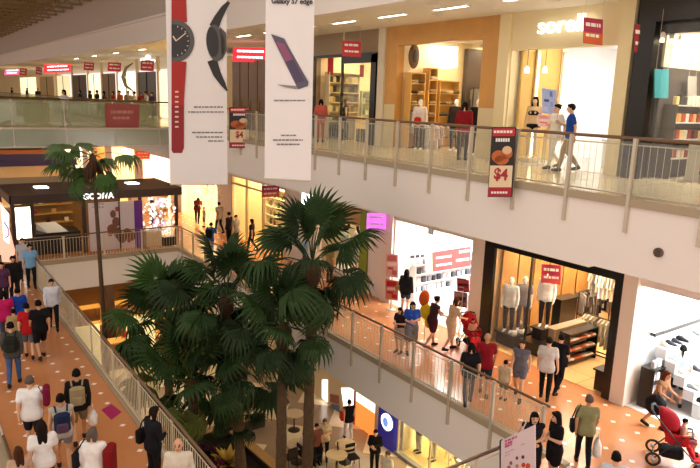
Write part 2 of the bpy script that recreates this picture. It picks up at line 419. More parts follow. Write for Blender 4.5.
# ================================================================ RAILINGS
def railing(label, p0, p1, z, step, h=1.1, fin=0.0, bars=.12, glassm=None, offs=0.0, out=(0, 0), hand=brownrail, postm=steel, barm=creamrail, first=None, pw=.06, end=None, bt=.009):
    p0, p1 = Vector((p0[0], p0[1], z)), Vector((p1[0], p1[1], z)); d = p1 - p0; L = d.length; u = d / L
    o = Vector((out[0], out[1], 0))
    t = thing('railing', label, 'railing', p0)
    pts = [p0 + Vector((0, 0, h)), p1 + Vector((0, 0, h))]
    if end: pts += end
    MB().use(hand).tube(pts, .032, 8).build('handrail', None, t, smooth=True)
    MB().use(postm).tube([p0 + Vector((0, 0, .09)), p1 + Vector((0, 0, .09))], .018, 4).tube([p0 + Vector((0, 0, h - .12)), p1 + Vector((0, 0, h - .12))], .012, 4).build('rail_bar', None, t)
    s = offs; ks = []
    while s <= L + .01: ks.append(s); s += step
    n = Vector((-u.y, u.x, 0))
    for s in ks:
        q = p0 + u * s
        m = MB().use(postm)
        a = math.atan2(u.y, u.x)
        m.rbox(q + o * .5 + Vector((0, 0, (h - fin) / 2)), (pw, .012 + abs(o.length) * .6, h + fin), a)
        m.rbox(q + o * .5 + Vector((0, 0, h - .03)), (pw * 1.5, .03, .06), a)
        m.build('post', None, t)
    for a, b in zip(ks, ks[1:]):
        if bars:
            m = MB().use(barm); k = int((b - a) / bars)
            for i in range(1, k):
                q = p0 + u * (a + (b - a) * i / k); m.tube([q + Vector((0, 0, .09)), q + Vector((0, 0, h - .1))], bt, 4)
            m.build('baluster_panel', None, t)
        if glassm:
            c = p0 + u * (a + b) / 2 + o * .25 + Vector((0, 0, h / 2 + .02))
            MB().use(glassm).rbox(c, (b - a - .06, .012, h - .16), math.atan2(u.y, u.x)).build('glass_panel', None, t)
    return t
railing('glass and steel railing with dark handrail along the cream top-level gallery', (EX + .02, 2.44), (EX + .02, YB), F3, 1.33, fin=.6, glassm=gl, out=(-.1, 0), bars=.13, bt=.005)
railing('glass and bar railing along the right-hand middle-level gallery above the ground-floor shops', (EX + .02, YN + .55), (EX + .02, YB), F2, 1.4, fin=.62, glassm=gl, out=(-.1, 0), bars=.12, bt=.006,
        offs=.1, end=[Vector((EX + .02, YB, F2 + 1.1))])
railing('cream bar railing with brown handrail along the left orange walkway', (LX - .04, YN), (LX - .04, YB - .05), F2, 2.1, fin=0, glassm=None, bars=.115, barm=creamrail, postm=creamrail, pw=.09)
railing('cream bar railing in front of the dark chocolate kiosk', (LX - .04, YB + .04), (EX + .02, YB + .04), F2, 1.7, bars=.13, postm=creamrail, pw=.09)
railing('short brown-handrail railing at the lower right, running behind the white poster board', (4.15, YN), (8.7, YN), F2, 1.3, bars=.13, glassm=gl, postm=creamrail)
railing('greenish glass railing of the bridge crossing the void on the top level', (-6, YB + .12), (EX, YB + .12), F3, 2.0, h=1.2, bars=0, glassm=glg, pw=.05)
railing('far side railing of the top-level bridge', (-6, YB + 4.1), (EX, YB + 4.1), F3, 2.0, h=1.2, bars=0, glassm=glg, pw=.05)
railing('far railing of the top-level gallery beyond the bridge', (EX + .05, YB + 4.3), (EX + .05, 112), F3, 3.0, h=1.1, bars=.3, glassm=glg, pw=.05)
railing('low railing at the left margin of the orange walkway', (1.3, YN), (1.3, 13.9), F2, 2.0, h=.25, bars=0, postm=creamrail)
# ================================================================ PALMS
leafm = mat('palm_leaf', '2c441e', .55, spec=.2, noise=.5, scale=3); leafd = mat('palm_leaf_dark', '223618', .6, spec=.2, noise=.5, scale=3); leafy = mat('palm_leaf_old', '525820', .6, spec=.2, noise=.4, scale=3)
trunkm = mat('palm_trunk', '5a4228', .85, noise=.6, scale=14); fibre = mat('palm_fibre', '4a3118', .95, noise=.7, scale=20)
leafm2 = mat('palm_leaf_pale', '3c5c28', .55, spec=.2, noise=.4, scale=3)
def frond_mesh(name, pet, rad, droop, m, seed, n=26, spread=150):
    """fan leaf: petiole along +X from the crown, then a pleated fan of leaflets with hanging tips"""
    r = random.Random(seed); mb = MB().use(m)
    pts = [(0, 0, 0), (pet * .5, 0, pet * .10), (pet, 0, 0)]
    mb.tube(pts, [.022, .016, .011], 5)
    c = Vector((pet, 0, 0))
    for i in range(n):
        a = R_(-spread + 2 * spread * (i + .5) / n); L = rad * (1 - .28 * (abs(a) / PI) ** 2) * r.uniform(.9, 1.06)
        dr = Vector((math.cos(a), math.sin(a), 0)); sd = Vector((-math.sin(a), math.cos(a), 0))
        w = math.tan(R_(spread / n)) * L * .62
        dz = droop * r.uniform(.8, 1.25)
        def P(t, s, lift=0): return c + dr * (t * L * (1 - .35 * dz * t * t)) + sd * s + Vector((0, 0, -abs(math.sin(a)) * .10 * t * L - dz * L * (t ** 2.6) * .75 + lift))
        v = [P(.03, 0), P(.5, -w, 0), P(.5, 0, .035), P(.5, w, 0), P(.76, -w * .5), P(.76, 0, .02), P(.76, w * .5), P(1.0, 0)]
        mb.add(v, [(0, 1, 2), (0, 2, 3), (1, 4, 5, 2), (2, 5, 6, 3), (4, 7, 5), (5, 7, 6)])
    return mb.mesh(name)
FR = [frond_mesh('frond', 1.1, .92, d, leafm, 3 + i) for i, d in enumerate((.35, .6, .95, 1.25))]
def palm(name, label, base, crown, nf, size, lean_seed, r=.13, cat='palm tree', up=85, down=-55, kinds=None, skirt=False, mats=(None,), only=None, az=None):
    rr = random.Random(lean_seed); base = Vector(base); crown = Vector(crown)
    t = thing(name, label, cat, base, group=None)
    mid = (base + crown) / 2 + Vector((rr.uniform(-.06, .06), rr.uniform(-.06, .06), 0)); mb = MB().use(trunkm)
    N = 26; pts, rs = [], []
    for i in range(N + 1):
        u = i / N; p = base * (1-u)**2 + mid * 2*u*(1-u) + crown * u*u
        pts.append(p); rs.append(r * (1.35 - .5 * u) * (1.06 if i % 2 else .96))
    mb.tube(pts, rs, 10).build('trunk', None, t, smooth=False)
    cb = MB().use(fibre).lathe(crown, [(r * .9, -.55), (r * 1.7, -.25), (r * 1.8, 0), (r * 1.2, .12), (r * .5, .2)], 10)
    if skirt:
        for k in range(16):
            a = 2 * PI * k / 22 + rr.uniform(-.1, .1); q = crown + Vector((math.cos(a) * r * 1.5, math.sin(a) * r * 1.5, -.05))
            cb.tube([q, q + Vector((math.cos(a) * .16, math.sin(a) * .16, -.3)), q + Vector((math.cos(a) * .2, math.sin(a) * .2, -.5 - rr.uniform(0, .2)))], [.03, .04, .012], 4)
    cb.build('crown_fibre', None, t)
    for k in range(nf):
        if only and k not in only: pass
        a = k * 2.39996 + rr.uniform(-.15, .15); u = k / max(1, nf - 1)
        el = R_(up + (down - up) * u ** .85)
        if az: a, el = R_(az[k][0]), R_(az[k][1])
        i = 0 if u < .25 else 1 if u < .5 else 2 if u < .8 else 3
        me = FR[i]
        o = part('frond', me, t, crown - base + Vector((0, 0, .12)), [mats[k % len(mats)]] if mats[0] else None)
        o.rotation_euler = (Matrix.Rotation(a, 3, 'Z') @ Matrix.Rotation(-el, 3, 'Y') @ Matrix.Rotation(rr.uniform(-.5, .5), 3, 'X')).to_euler()
        s = size * rr.uniform(.88, 1.12); o.scale = (s, s, s)
    return t
def pxz(px, py, X): return at(px, py, X=X)
c = pxz(312, 268, 8.2); palm('fan_palm', 'tallest fan palm in the middle of the void, crown in front of the right-hand railing', (c.x, c.y, 0), c, 18, .98, 5, mats=(leafm, leafd, leafm))
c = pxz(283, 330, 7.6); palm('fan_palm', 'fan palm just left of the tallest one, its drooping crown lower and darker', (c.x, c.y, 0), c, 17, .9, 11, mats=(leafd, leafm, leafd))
c = pxz(226, 300, 7.4); bq = at(243, 450, Z=2); palm('fan_palm', 'dense fan palm whose crown reaches up to the far end of the right railing', (c.x + .75, c.y + .2, 0), c, 21, 1.1, 21, mats=(leafm, leafd))
c = pxz(168, 325, 6.6); palm('fan_palm', 'broad fan palm nearest the left railing with pale green leaves', (c.x, c.y, 0), c, 22, 1.2, 31, mats=(leafm, leafm2))
c = pxz(192, 385, 6.2); palm('fan_palm', 'low fan palm in front of the planter with yellowing tips', (c.x, c.y, 0), c, 18, 1.08, 41, mats=(leafy, leafm, leafm))
c = pxz(240, 372, 7.8); palm('fan_palm', 'fan palm behind the planter corner, trunk beside the wooden ledge', (c.x, c.y, 0), c, 15, .95, 51, mats=(leafd, leafm))
c = pxz(238, 425, 8.0); palm('fan_palm', 'small low fan palm over the wooden planter ledge', (c.x, c.y, 0), c, 12, .55, 61, r=.1, up=60, down=-20, mats=(leafd,))
b = at(103.5, 330, X=4.9); c = pxz(93, 160, 4.9); palm('slender_palm', 'tall slender palm on the left, thin trunk in front of the chocolate kiosk', (b.x + .08, b.y, 0), c, 9, .8, 74, r=.062, az=[(143, 12), (160, -14), (128, -30), (195, 10), (100, 14), (150, -52), (-25, 4), (-70, -38), (60, -10)], skirt=True, mats=(mat('palm_leaf_light', '4c6a38', .5, noise=.4, scale=3), leafm2))
# ================================================================ PEOPLE (figures grown from one skeleton per pose, then smoothed into one skin)
def lerp(a, b, t): return Vector(a) * (1 - t) + Vector(b) * t
def remesh(mb, voxel, smooth=4, name='skin'):
    me = mb.mesh(name, m=None)
    ob = bpy.data.objects.new('tmp', me); COL.objects.link(ob)
    md = ob.modifiers.new('r', 'REMESH'); md.mode = 'VOXEL'; md.voxel_size = voxel
    if smooth:
        s = ob.modifiers.new('s', 'SMOOTH'); s.iterations = smooth; s.factor = .5
    dg = bpy.context.evaluated_depsgraph_get()
    out = bpy.data.meshes.new_from_object(ob.evaluated_get(dg)); out.name = name
    bpy.data.objects.remove(ob); bpy.data.meshes.remove(me)
    out.materials.clear(); out.materials.append(None)
    out.polygons.foreach_set('use_smooth', [True] * len(out.polygons))
    return out
# joints for each pose; facing +Y, 1.70 m tall. L = left (-X)
def pose(n):
    J = dict(pel=(0, 0, .93), chest=(0, 0, 1.27), neck=(0, -.005, 1.44), head=(0, .012, 1.585))
    for s, k in ((-1, 'L'), (1, 'R')):
        J['sh' + k] = (s * .175, 0, 1.385); J['el' + k] = (s * .225, -.02, 1.11); J['wr' + k] = (s * .235, .05, .86); J['fd' + k] = (0, .1, -1)
        J['hip' + k] = (s * .09, 0, .90); J['kn' + k] = (s * .10, .02, .49); J['an' + k] = (s * .10, -.01, .085)
    if n in ('walk', 'walkm', 'walkphone'):
        J['knL'] = (-.095, .14, .52); J['anL'] = (-.09, .20, .085); J['knR'] = (.095, .02, .50); J['anR'] = (.09, -.27, .15)
        J['elL'] = (-.225, -.10, 1.13); J['wrL'] = (-.22, -.10, .88); J['elR'] = (.225, .03, 1.11); J['wrR'] = (.21, .16, .90)
    if n == 'walkphone' or n == 'phone':
        J['elR'] = (.23, .03, 1.12); J['wrR'] = (.09, .26, 1.20); J['fdR'] = (-.3, .7, .5); J['head'] = (0, .035, 1.58)
    if n == 'fold':   # forearms held in front of the body
        J['elL'] = (-.235, .02, 1.12); J['wrL'] = (-.02, .22, 1.13); J['elR'] = (.235, .02, 1.12); J['wrR'] = (.06, .24, 1.08)
        J['fdL'] = (.8, .3, 0); J['fdR'] = (-.8, .3, 0); J['head'] = (0, .05, 1.575)
    if n == 'lean':   # forearms on a handrail
        J['chest'] = (0, .09, 1.24); J['neck'] = (0, .15, 1.41); J['head'] = (0, .20, 1.54)
        for s, k in ((-1, 'L'), (1, 'R')):
            J['sh' + k] = (s * .175, .12, 1.355); J['el' + k] = (s * .25, .20, 1.13); J['wr' + k] = (s * .08, .36, 1.15); J['fd' + k] = (-s * .6, .6, -.1)
    if n == 'push':
        J['chest'] = (0, .07, 1.26); J['neck'] = (0, .10, 1.43); J['head'] = (0, .14, 1.57)
        for s, k in ((-1, 'L'), (1, 'R')):
            J['sh' + k] = (s * .175, .09, 1.37); J['el' + k] = (s * .22, .14, 1.12); J['wr' + k] = (s * .17, .38, 1.05); J['fd' + k] = (0, .9, -.3)
        J['knL'] = (-.095, .12, .52); J['anL'] = (-.09, .14, .085); J['knR'] = (.095, -.03, .49); J['anR'] = (.09, -.28, .14)
    if n == 'bend':
        J['chest'] = (0, .22, 1.17); J['neck'] = (0, .36, 1.26); J['head'] = (0, .49, 1.31); J['pel'] = (0, -.02, .92)
        for s, k in ((-1, 'L'), (1, 'R')):
            J['sh' + k] = (s * .17, .32, 1.22); J['el' + k] = (s * .20, .42, .98); J['wr' + k] = (s * .13, .60, .88); J['fd' + k] = (0, .8, -.5)
        J['knL'] = (-.095, .12, .50); J['anL'] = (-.09, .12, .085); J['knR'] = (.095, -.06, .48); J['anR'] = (.09, -.28, .12)
    if n == 'sit':
        for k in ('pel', 'chest', 'neck', 'head', 'shL', 'shR', 'elL', 'elR'): J[k] = (J[k][0], J[k][1], J[k][2] - .38)
        for s, k in ((-1, 'L'), (1, 'R')):
            J['hip' + k] = (s * .09, .02, .53); J['kn' + k] = (s * .11, .43, .50); J['an' + k] = (s * .11, .40, .085)
            J['wr' + k] = (s * .14, .26, .76); J['fd' + k] = (-s * .3, .8, 0)
    if n == 'carry':  # one arm down with a bag, standing mid step
        J['knL'] = (-.095, .08, .50); J['anL'] = (-.09, .10, .085); J['anR'] = (.10, -.14, .10); J['knR'] = (.10, .0, .50)
        J['elR'] = (.24, -.01, 1.10); J['wrR'] = (.27, .05, .86)
    if n == 'walkm':
        K = dict(J)
        for a in ('sh', 'el', 'wr', 'fd', 'hip', 'kn', 'an'):
            for k, q in (('L', 'R'), ('R', 'L')): v = K[a + k]; J[a + q] = (-v[0], v[1], v[2])
    return {k: Vector(v) for k, v in J.items()}
VOX = .0115
def torso(mb, J, g, lo=0, fem=0):
    """hips to shoulders; g = how much wider than the skin"""
    p, c, n = J['pel'], J['chest'], J['neck']; w = lerp(p, c, .48)
    hw = .082 if not fem else .092
    f_ = fem * .012
    lv = [(p + Vector((0, -.01, 0)), hw, .105), (lerp(p, w, .5), .066, .101), (w, .055 - f_, .096), (lerp(w, c, .55), .068 - f_ * .5, .102), (c + Vector((0, 0, .01)), .085, .106), (c + Vector((0, 0, .06)), .098, .09)]
    for (p0, w0, r0), (p1, w1, r1) in zip(lv, lv[1:]):
        for i in range(4):
            u = i / 4; q = p0 * (1-u) + p1 * u; ww = w0 * (1-u) + w1 * u; rr = r0 * (1-u) + r1 * u + g
            mb.cap(q + Vector((-ww, 0, 0)), q + Vector((ww, 0, 0)), rr, rr)
    s = (J['shL'] + J['shR']) / 2
    mb.cap(J['shL'] + Vector((.03, 0, -.02)), J['shR'] + Vector((-.03, 0, -.02)), .066 + g, .066 + g)
    mb.cap(J['shL'], J['shL'] + Vector((.05, 0, .0)), .054 + g, .05 + g); mb.cap(J['shR'], J['shR'] + Vector((-.05, 0, .0)), .054 + g, .05 + g)
    mb.cap(s + Vector((0, 0, -.02)), s + (n - s) * .6, .085 + g, .05 + g)
    if fem:
        for x in (-.062, .062): mb.ell(c + Vector((x, .075, -.015)), (.058 + g, .058 + g, .058 + g))
def arm(mb, J, k, g, t0=0, t1=2):
    a, e, w_ = J['sh' + k], J['el' + k], J['wr' + k]
    t = min(t1, 1); mb.cap(a, lerp(a, e, t), .05 + g, .05 * (1 - t) + .038 * t + g)
    if t1 > 1: t = t1 - 1; mb.cap(e, lerp(e, w_, t), .038 + g, .038 * (1 - t) + .026 * t + g)
def leg(mb, J, k, g, t1=2):
    h, n, a = J['hip' + k], J['kn' + k], J['an' + k]
    t = min(t1, 1); mb.cap(h, lerp(h, n, t), .085 + g, .085 * (1 - t) + .056 * t + g)
    if t1 > 1:
        t = t1 - 1; c = lerp(n, a, .35) + Vector((0, -.015, 0)); mb.cap(n, c, .054 + g, .053 + g)
        if t > .35: mb.cap(c, lerp(n, a, t), .053 + g, .036 + g)
def foot(mb, J, k, g):
    a = J['an' + k]; up = max(0, a.z - .085)
    heel = a + Vector((0, -.035, -.045)); toe = a + Vector((0, .15, -.052 - up * .6))
    mb.cap(a, heel, .036 + g, .034 + g); mb.cap(heel, lerp(heel, toe, .6), .034 + g, .04 + g); mb.cap(lerp(heel, toe, .55) , toe, .04 + g, .028 + g)
def hand(mb, J, k):
    w_ = J['wr' + k]; d = J['fd' + k].normalized(); s = 1 if k == 'R' else -1
    side = d.cross(Vector((s, 0, 0)));
    if side.length < .2: side = Vector((0, 0, 1))
    side.normalize()                                # across the palm
    nrm = d.cross(side).normalized()
    pal = w_ + d * .045
    mb.cap(w_, pal, .026, .024); mb.cap(pal - side * .02, pal + side * .02, .020, .020); mb.cap(pal + d * .03 - side * .026, pal + d * .03 + side * .026, .015, .015)
    for i, (o, L) in enumerate(((-.033, .062), (-.011, .075), (.011, .08), (.033, .07))):
        b = pal + d * .035 + side * o; m_ = b + (d * .9 + nrm * .25).normalized() * L * .55; e = m_ + (d * .6 + nrm * .7).normalized() * L * .5
        mb.cap(b, m_, .0095, .009, 8); mb.cap(m_, e, .009, .008, 8)
    b = pal - d * .01 + side * .03; m_ = b + (side * .7 + d * .6 + nrm * .3).normalized() * .04; e = m_ + (d * .9 + nrm * .4).normalized() * .03
    mb.cap(b, m_, .012, .011, 8); mb.cap(m_, e, .011, .009, 8)
def headm(mb, J):
    h = J['head']; mb.ell(h, (.075, .093, .105), 20, 14); mb.ell(h + Vector((0, .035, -.06)), (.052, .055, .052))
    mb.cap(J['neck'] + Vector((0, -.005, -.05)), h + Vector((0, -.02, -.05)), .054, .05)
    mb.cap(h + Vector((0, .088, .005)), h + Vector((0, .108, -.022)), .010, .016, 8)
    for x in (-.077, .077): mb.ell(h + Vector((x, -.005, -.008)), (.011, .02, .03))
    mb.cap(h + Vector((-.02, .083, -.052)), h + Vector((.02, .083, -.052)), .009, .009, 8)
MC = {}
def bodymesh(p, fem):
    k = ('body', p, fem)
    if k not in MC:
        J = pose(p); mb = MB(); torso(mb, J, 0, 0, fem)
        for s in 'LR': arm(mb, J, s, 0); leg(mb, J, s, 0); foot(mb, J, s, 0); hand(mb, J, s)
        headm(mb, J); me = remesh(mb, VOX, 2, 'body')
        me.materials.append(None); me.materials.append(None)
        h = J['head']
        for q in me.polygons:                       # eyes, brows and lips by their place on the face
            c = q.center - h
            if c.y > .045:
                if abs(abs(c.x) - .031) < .0155 and abs(c.z - .008) < .008: q.material_index = 1
                elif abs(abs(c.x) - .032) < .019 and abs(c.z - .032) < .0055: q.material_index = 1
                elif abs(c.x) < .025 and abs(c.z + .052) < .009 and c.y > .075: q.material_index = 2
        MC[k] = me
    return MC[k]
def garment(kind, p, fem):
    k = (kind, p, fem)
    if k in MC: return MC[k]
    J = pose(p); mb = MB(); vx = .014
    pel = J['pel']
    if kind in ('tee', 'longshirt', 'tank', 'jacket'):
        g = .022 if kind == 'jacket' else .014
        torso(mb, J, g, 0, fem)
        for zz in (-.07, -.02): mb.cap(pel + Vector((-.085, -.01, zz)), pel + Vector((.085, -.01, zz)), .126, .126)
        if kind == 'tee':
            for s in 'LR': arm(mb, J, s, g + .008, t1=.62)
        if kind in ('longshirt', 'jacket'):
            for s in 'LR': arm(mb, J, s, g, t1=1.93)
    elif kind in ('trousers', 'shorts', 'bermudas'):
        g = .013; mb.cap(pel + Vector((-.085, -.01, .0)), pel + Vector((.085, -.01, .0)), .112 + g * .5, .112 + g * .5); mb.cap(pel + Vector((-.06, 0, .08)), pel + Vector((.06, 0, .08)), .105, .105)
        for s in 'LR': leg(mb, J, s, g + (.012 if kind != 'trousers' else 0), t1={'trousers': 1.93, 'shorts': .55, 'bermudas': .95}[kind])
    elif kind in ('skirt', 'longskirt'):
        mb.cap(pel + Vector((-.085, -.01, .0)), pel + Vector((.085, -.01, .0)), .12, .12); mb.cap(pel + Vector((-.055, 0, .09)), pel + Vector((.055, 0, .09)), .104, .104)
        z1 = .42 if kind == 'skirt' else .75
        for s in 'LR': leg(mb, J, s, .055, t1=z1 + .25)
        kx = (lerp(J['hipL'], J['knL'], z1) , lerp(J['hipR'], J['knR'], z1)); mb.cap(kx[0], kx[1], .13, .13); mb.cap(lerp(pel, kx[0], .3), lerp(pel, kx[1], .3), .13, .13)
    elif kind.startswith('shoe'):
        foot(mb, J, kind[-1], .009)
        vx = .011
    elif kind.startswith('hair'):
        h = J['head']; vx = .012
        mb.ell(h + Vector((0, -.018, .028)), (.086, .098, .098), 18, 12)
        mb.cap(h + Vector((-.06, -.03, -.01)), h + Vector((.06, -.03, -.01)), .035, .035); mb.ell(h + Vector((0, .05, .075)), (.06, .045, .035))
        if kind == 'hairlong':
            mb.cap(h + Vector((-.035, -.05, 0)), h + Vector((-.045, -.10, -.27)), .058, .04); mb.cap(h + Vector((.035, -.05, 0)), h + Vector((.045, -.10, -.27)), .058, .04)
            mb.cap(h + Vector((-.075, .0, 0)), h + Vector((-.085, -.02, -.17)), .024, .02); mb.cap(h + Vector((.075, .0, 0)), h + Vector((.085, -.02, -.17)), .024, .02)
        if kind == 'hairtail':
            mb.ell(h + Vector((0, -.11, .03)), (.03, .03, .03)); mb.cap(h + Vector((0, -.13, .03)), h + Vector((0, -.15, -.18)), .034, .018)
        if kind == 'hairbob':
            mb.cap(h + Vector((-.05, -.035, 0)), h + Vector((-.05, -.045, -.10)), .055, .045); mb.cap(h + Vector((.05, -.035, 0)), h + Vector((.05, -.045, -.10)), .055, .045)
        if kind == 'hairbun': mb.ell(h + Vector((0, -.09, .08)), (.045, .045, .045))
    me = remesh(mb, vx, 2 if kind.startswith('shoe') else 6, kind); MC[k] = me
    return me
skins = [mat('skin_light', 'd9a886', .55), mat('skin_tan', 'c08e68', .55), mat('skin_warm', 'cf9b78', .55)]
eyem = mat('eye_dark', '1c1410', .3); lipm = mat('lips', 'a2564a', .5)
hairm = {'black': mat('hair_black', '100c0a', .85, spec=.15), 'brown': mat('hair_brown', '42240f', .8, spec=.2), 'dark': mat('hair_dark_brown', '1e130d', .85, spec=.15), 'grey': mat('hair_grey', '5c5048', .85, spec=.2), 'auburn': mat('hair_auburn', '5a2810', .8, spec=.2)}
def cloth(c):
    n = 'cloth_' + c
    return MATS.get(n) or mat(n, c, .85, noise=.25, scale=9, spec=.2)
NAMES = {'tee': 't_shirt', 'longshirt': 'long_sleeved_shirt', 'tank': 'sleeveless_top', 'jacket': 'jacket', 'trousers': 'trousers', 'shorts': 'shorts', 'bermudas': 'knee_shorts', 'skirt': 'skirt', 'longskirt': 'long_skirt', 'shoes': 'shoes'}
def person(label, x, y, z, face, p='stand', hair=('hairshort', 'black'), top=('tee', 'ffffff'), low=('trousers', '1c1c20'), shoe='2a2422', fem=0, h=1.70, skin=0, group=None, cat='person', name='person', white=None):
    """face: heading in degrees, 0 = along the void away from us, -90 = towards the right-hand shops"""
    t = thing(name, label, cat, (x, y, z), R_(face), group)
    s = h / 1.70; t.scale = (s, s, s)
    sk = white or skins[skin]
    part('body', bodymesh(p, fem), t, mats=[sk, white or eyem, white or lipm])
    if hair: part('hair', garment(hair[0], p, 0), t, mats=[hairm[hair[1]]])
    if top: part(NAMES[top[0]], garment(top[0], p, fem), t, mats=[cloth(top[1])])
    if low: part(NAMES[low[0]], garment(low[0], p, fem), t, mats=[cloth(low[1])])
    if shoe:
        for k in 'LR': part('shoe', garment('shoe' + k, p, 0), t, mats=[cloth(shoe)])
    return t
def wpos(t, v):
    """a point given in a figure's own frame"""
    return Matrix.Translation(t.location) @ Matrix.Rotation(t.rotation_euler.z, 4, 'Z') @ Matrix.Scale(t.scale[0], 4) @ Vector(v)
def backpack(t, label, col, col2=None, p='walk'):
    b = thing('backpack', label, 'backpack', wpos(t, (0, -.22, 1.05)), t.rotation_euler.z); b.scale = t.scale
    MB().rbox((0, -.01, .14), (.30, .15, .42), bev=.05).build_local('main_bag', cloth(col), b)
    MB().rbox((0, -.105, .06), (.22, .06, .2), bev=.025).build_local('front_pocket', cloth(col2 or col), b)
    m = MB()
    for x in (-.1, .1): m.tube([(x, .06, .34), (x * 1.15, .16, .42), (x * 1.25, .31, .36), (x * 1.3, .345, .18), (x * 1.35, .25, .02), (x * 1.2, .06, -.02)], .018, 6)
    m.build_local('shoulder_strap', cloth(col), b)
    return b
def _bl(s, name, m, parent, smooth=False):
    o = bpy.data.objects.new(name, s.mesh(name, Vector((0, 0, 0)), smooth, m)); COL.objects.link(o); o.parent = parent
    return o
MB.build_local = _bl
def handbag(t, label, col, side=1, z=.93, strap=True, y=0, size=(.10, .30, .24)):
    b = thing('shoulder_bag', label, 'bag', wpos(t, (side * .29, y, z - size[2] / 2)), t.rotation_euler.z); b.scale = t.scale
    MB().rbox((0, 0, size[2] / 2), size, bev=.035).build_local('bag_body', cloth(col), b)
    zt = 1.45 - z + size[2] / 2
    if strap: MB().tube([(0, -.1, size[2]), (-side * .06, -.09, zt - .12), (-side * .13, -.03, zt), (-side * .13, .03, zt), (-side * .06, .09, zt - .12), (0, .1, size[2])], .014, 6).build_local('strap', cloth(col), b)
    return b
def carrier(t, label, col='f2efe8', side=1, y=.05, h=.34, w_=.26):
    b = thing('carrier_bag', label, 'bag', wpos(t, (side * .285, y, .70 - h)), t.rotation_euler.z); b.scale = t.scale
    n = 10; mb = MB(); vs = []
    for (z, a, d) in ((0, .8, .07), (.02, 1, .10), (h * .6, 1.05, .09), (h * .85, .8, .05), (h, .45, .02)):
        for i in range(n): vs.append((d * math.cos(2*PI*i/n), a * w_ / 2 * math.sin(2*PI*i/n), z))
    fs = [(j*n+i, j*n+(i+1)%n, (j+1)*n+(i+1)%n, (j+1)*n+i) for j in range(4) for i in range(n)] + [tuple(range(n-1, -1, -1))]
    mb.add(vs, fs); mb.build_local('bag_body', cloth(col), b, True)
    MB().tube([(0, -.05, h - .01), (0, -.04, h + .08), (0, 0, h + .12), (0, .04, h + .08), (0, .05, h - .01)], .008, 5).build_local('handles', cloth(col), b)
    return b
# ================================================================ THE CROWD
def ph(px, py, F, h): v = at(px, py, Z=F + h); return v.x, v.y
def P(label, px, py, F, face, h=1.66, **k):
    x, y = ph(px, py, F, h)
    if k.pop('keep_out', 0) and x > 13.95: y *= 13.95 / x; x = 13.95
    return person(label, x, y, F, face, h=h, **k)
# --- left walkway, near
a = P('person in white shirt and black shorts at lower left, maroon bag on shoulder', 29, 376, F2, -15, p='walk', top=('tee', 'f2f0ee'), low=('bermudas', '1b1b22'), hair=('hairshort', 'grey'), h=1.7)
handbag(a, 'maroon shoulder bag carried by the person in white shirt and black shorts', '7a1238', z=1.25, size=(.12, .30, .40))
a = P('woman with navy backpack and light sleeveless top at lower left', 60, 394, F2, -8, p='walk', top=('tank', 'b9b4a8'), low=('shorts', '7a7a80'), fem=1, hair=('hairbun', 'black'), h=1.62, skin=1)
backpack(a, 'navy patterned backpack on the woman in the light sleeveless top', '1c2846', '59405a')
a = P('person in black top and khaki shorts with a beige drawstring backpack', 76, 369, F2, -12, p='walkm', top=('longshirt', '17161a'), low=('bermudas', '7c6c50'), hair=('hairshort', 'black'), h=1.66, skin=1)
backpack(a, 'beige backpack on the person in black top and khaki shorts', '9c8a66')
carrier(a, 'white plastic bag hanging from the hand of the person with the beige backpack')
P('woman in white t-shirt with long dark hair at the bottom left corner', 41, 421, F2, -6, p='walk', top=('tee', 'f4f2f0'), low=('trousers', '262a38'), fem=1, hair=('hairlong', 'dark'), h=1.62)
P('child with long brown hair beside the white t-shirt woman at bottom left', 18, 447, F2, 5, p='stand', top=('tee', 'c9a58c'), low=('skirt', '8a6a5a'), fem=1, hair=('hairlong', 'brown'), h=1.35)
a = P('person with grey brown hair in white top carrying dark red coat at bottom left', 92, 428, F2, -35, p='carry', top=('longshirt', 'efe9e4'), low=('trousers', '2b2226'), hair=('hairbob', 'grey'), h=1.64)
handbag(a, 'dark red coat folded over the arm of the grey-haired person', '7e1218', z=1.05, strap=False, size=(.16, .34, .62))
handbag(a, 'black bag at the side of the grey-haired person with red coat', '1a1418', side=-1, z=1.1, size=(.12, .28, .32))
a = P('woman in black leaning over the left railing looking at her hands', 152, 407, F2, -75, p='fold', top=('longshirt', '15161c'), low=('trousers', '14151a'), fem=1, hair=('hairbob', 'dark'), h=1.64)
handbag(a, 'black round handbag on the arm of the woman leaning at the left railing', '101216', side=-1, z=1.02, size=(.14, .36, .30))
P('balding man in cream shirt at the bottom beside the left railing', 178, 438, F2, 150, p='stand', top=('longshirt', 'd9d0bc'), low=('trousers', '6a6250'), hair=None, h=1.68, skin=2)
# --- left walkway, further
P('young man in white shirt and black trousers walking towards us along the left railing', 51, 279, F2, 172, p='walk', top=('longshirt', 'd9dce6'), low=('trousers', '15151a'), h=1.62, hair=('hairshort', 'black'))
P('person in black t-shirt and black shorts seen from behind on the left walkway', 38, 300, F2, 2, p='walkm', top=('tee', '111114'), low=('bermudas', '121216'), h=1.70, skin=1)
P('person in red t-shirt and grey shorts next to the black t-shirt figure', 26, 303, F2, -10, p='walk', top=('tee', 'b81c22'), low=('bermudas', '5a6470'), h=1.60)
P('person in bright blue top behind the red t-shirt figure', 17, 288, F2, 10, p='stand', top=('tee', '1c48b0'), low=('trousers', '3a3430'), h=1.6)
P('person in magenta top at the left margin', 3, 291, F2, -5, p='walk', top=('tee', 'c01c62'), low=('trousers', '44506a'), h=1.62, fem=1, hair=('hairbob', 'black'))
a = P('person in grey green top and blue jeans with dark backpack at the left margin', 10, 322, F2, -14, p='walkm', top=('longshirt', '4a4c46'), low=('trousers', '44618e'), h=1.68)
backpack(a, 'dark olive backpack worn over blue jeans at the left margin', '23261f')
P('person in black jacket facing us at the far left of the walkway', 12, 256, F2, 175, p='stand', top=('jacket', '1a1a1c'), low=('trousers', '26242a'), h=1.68)
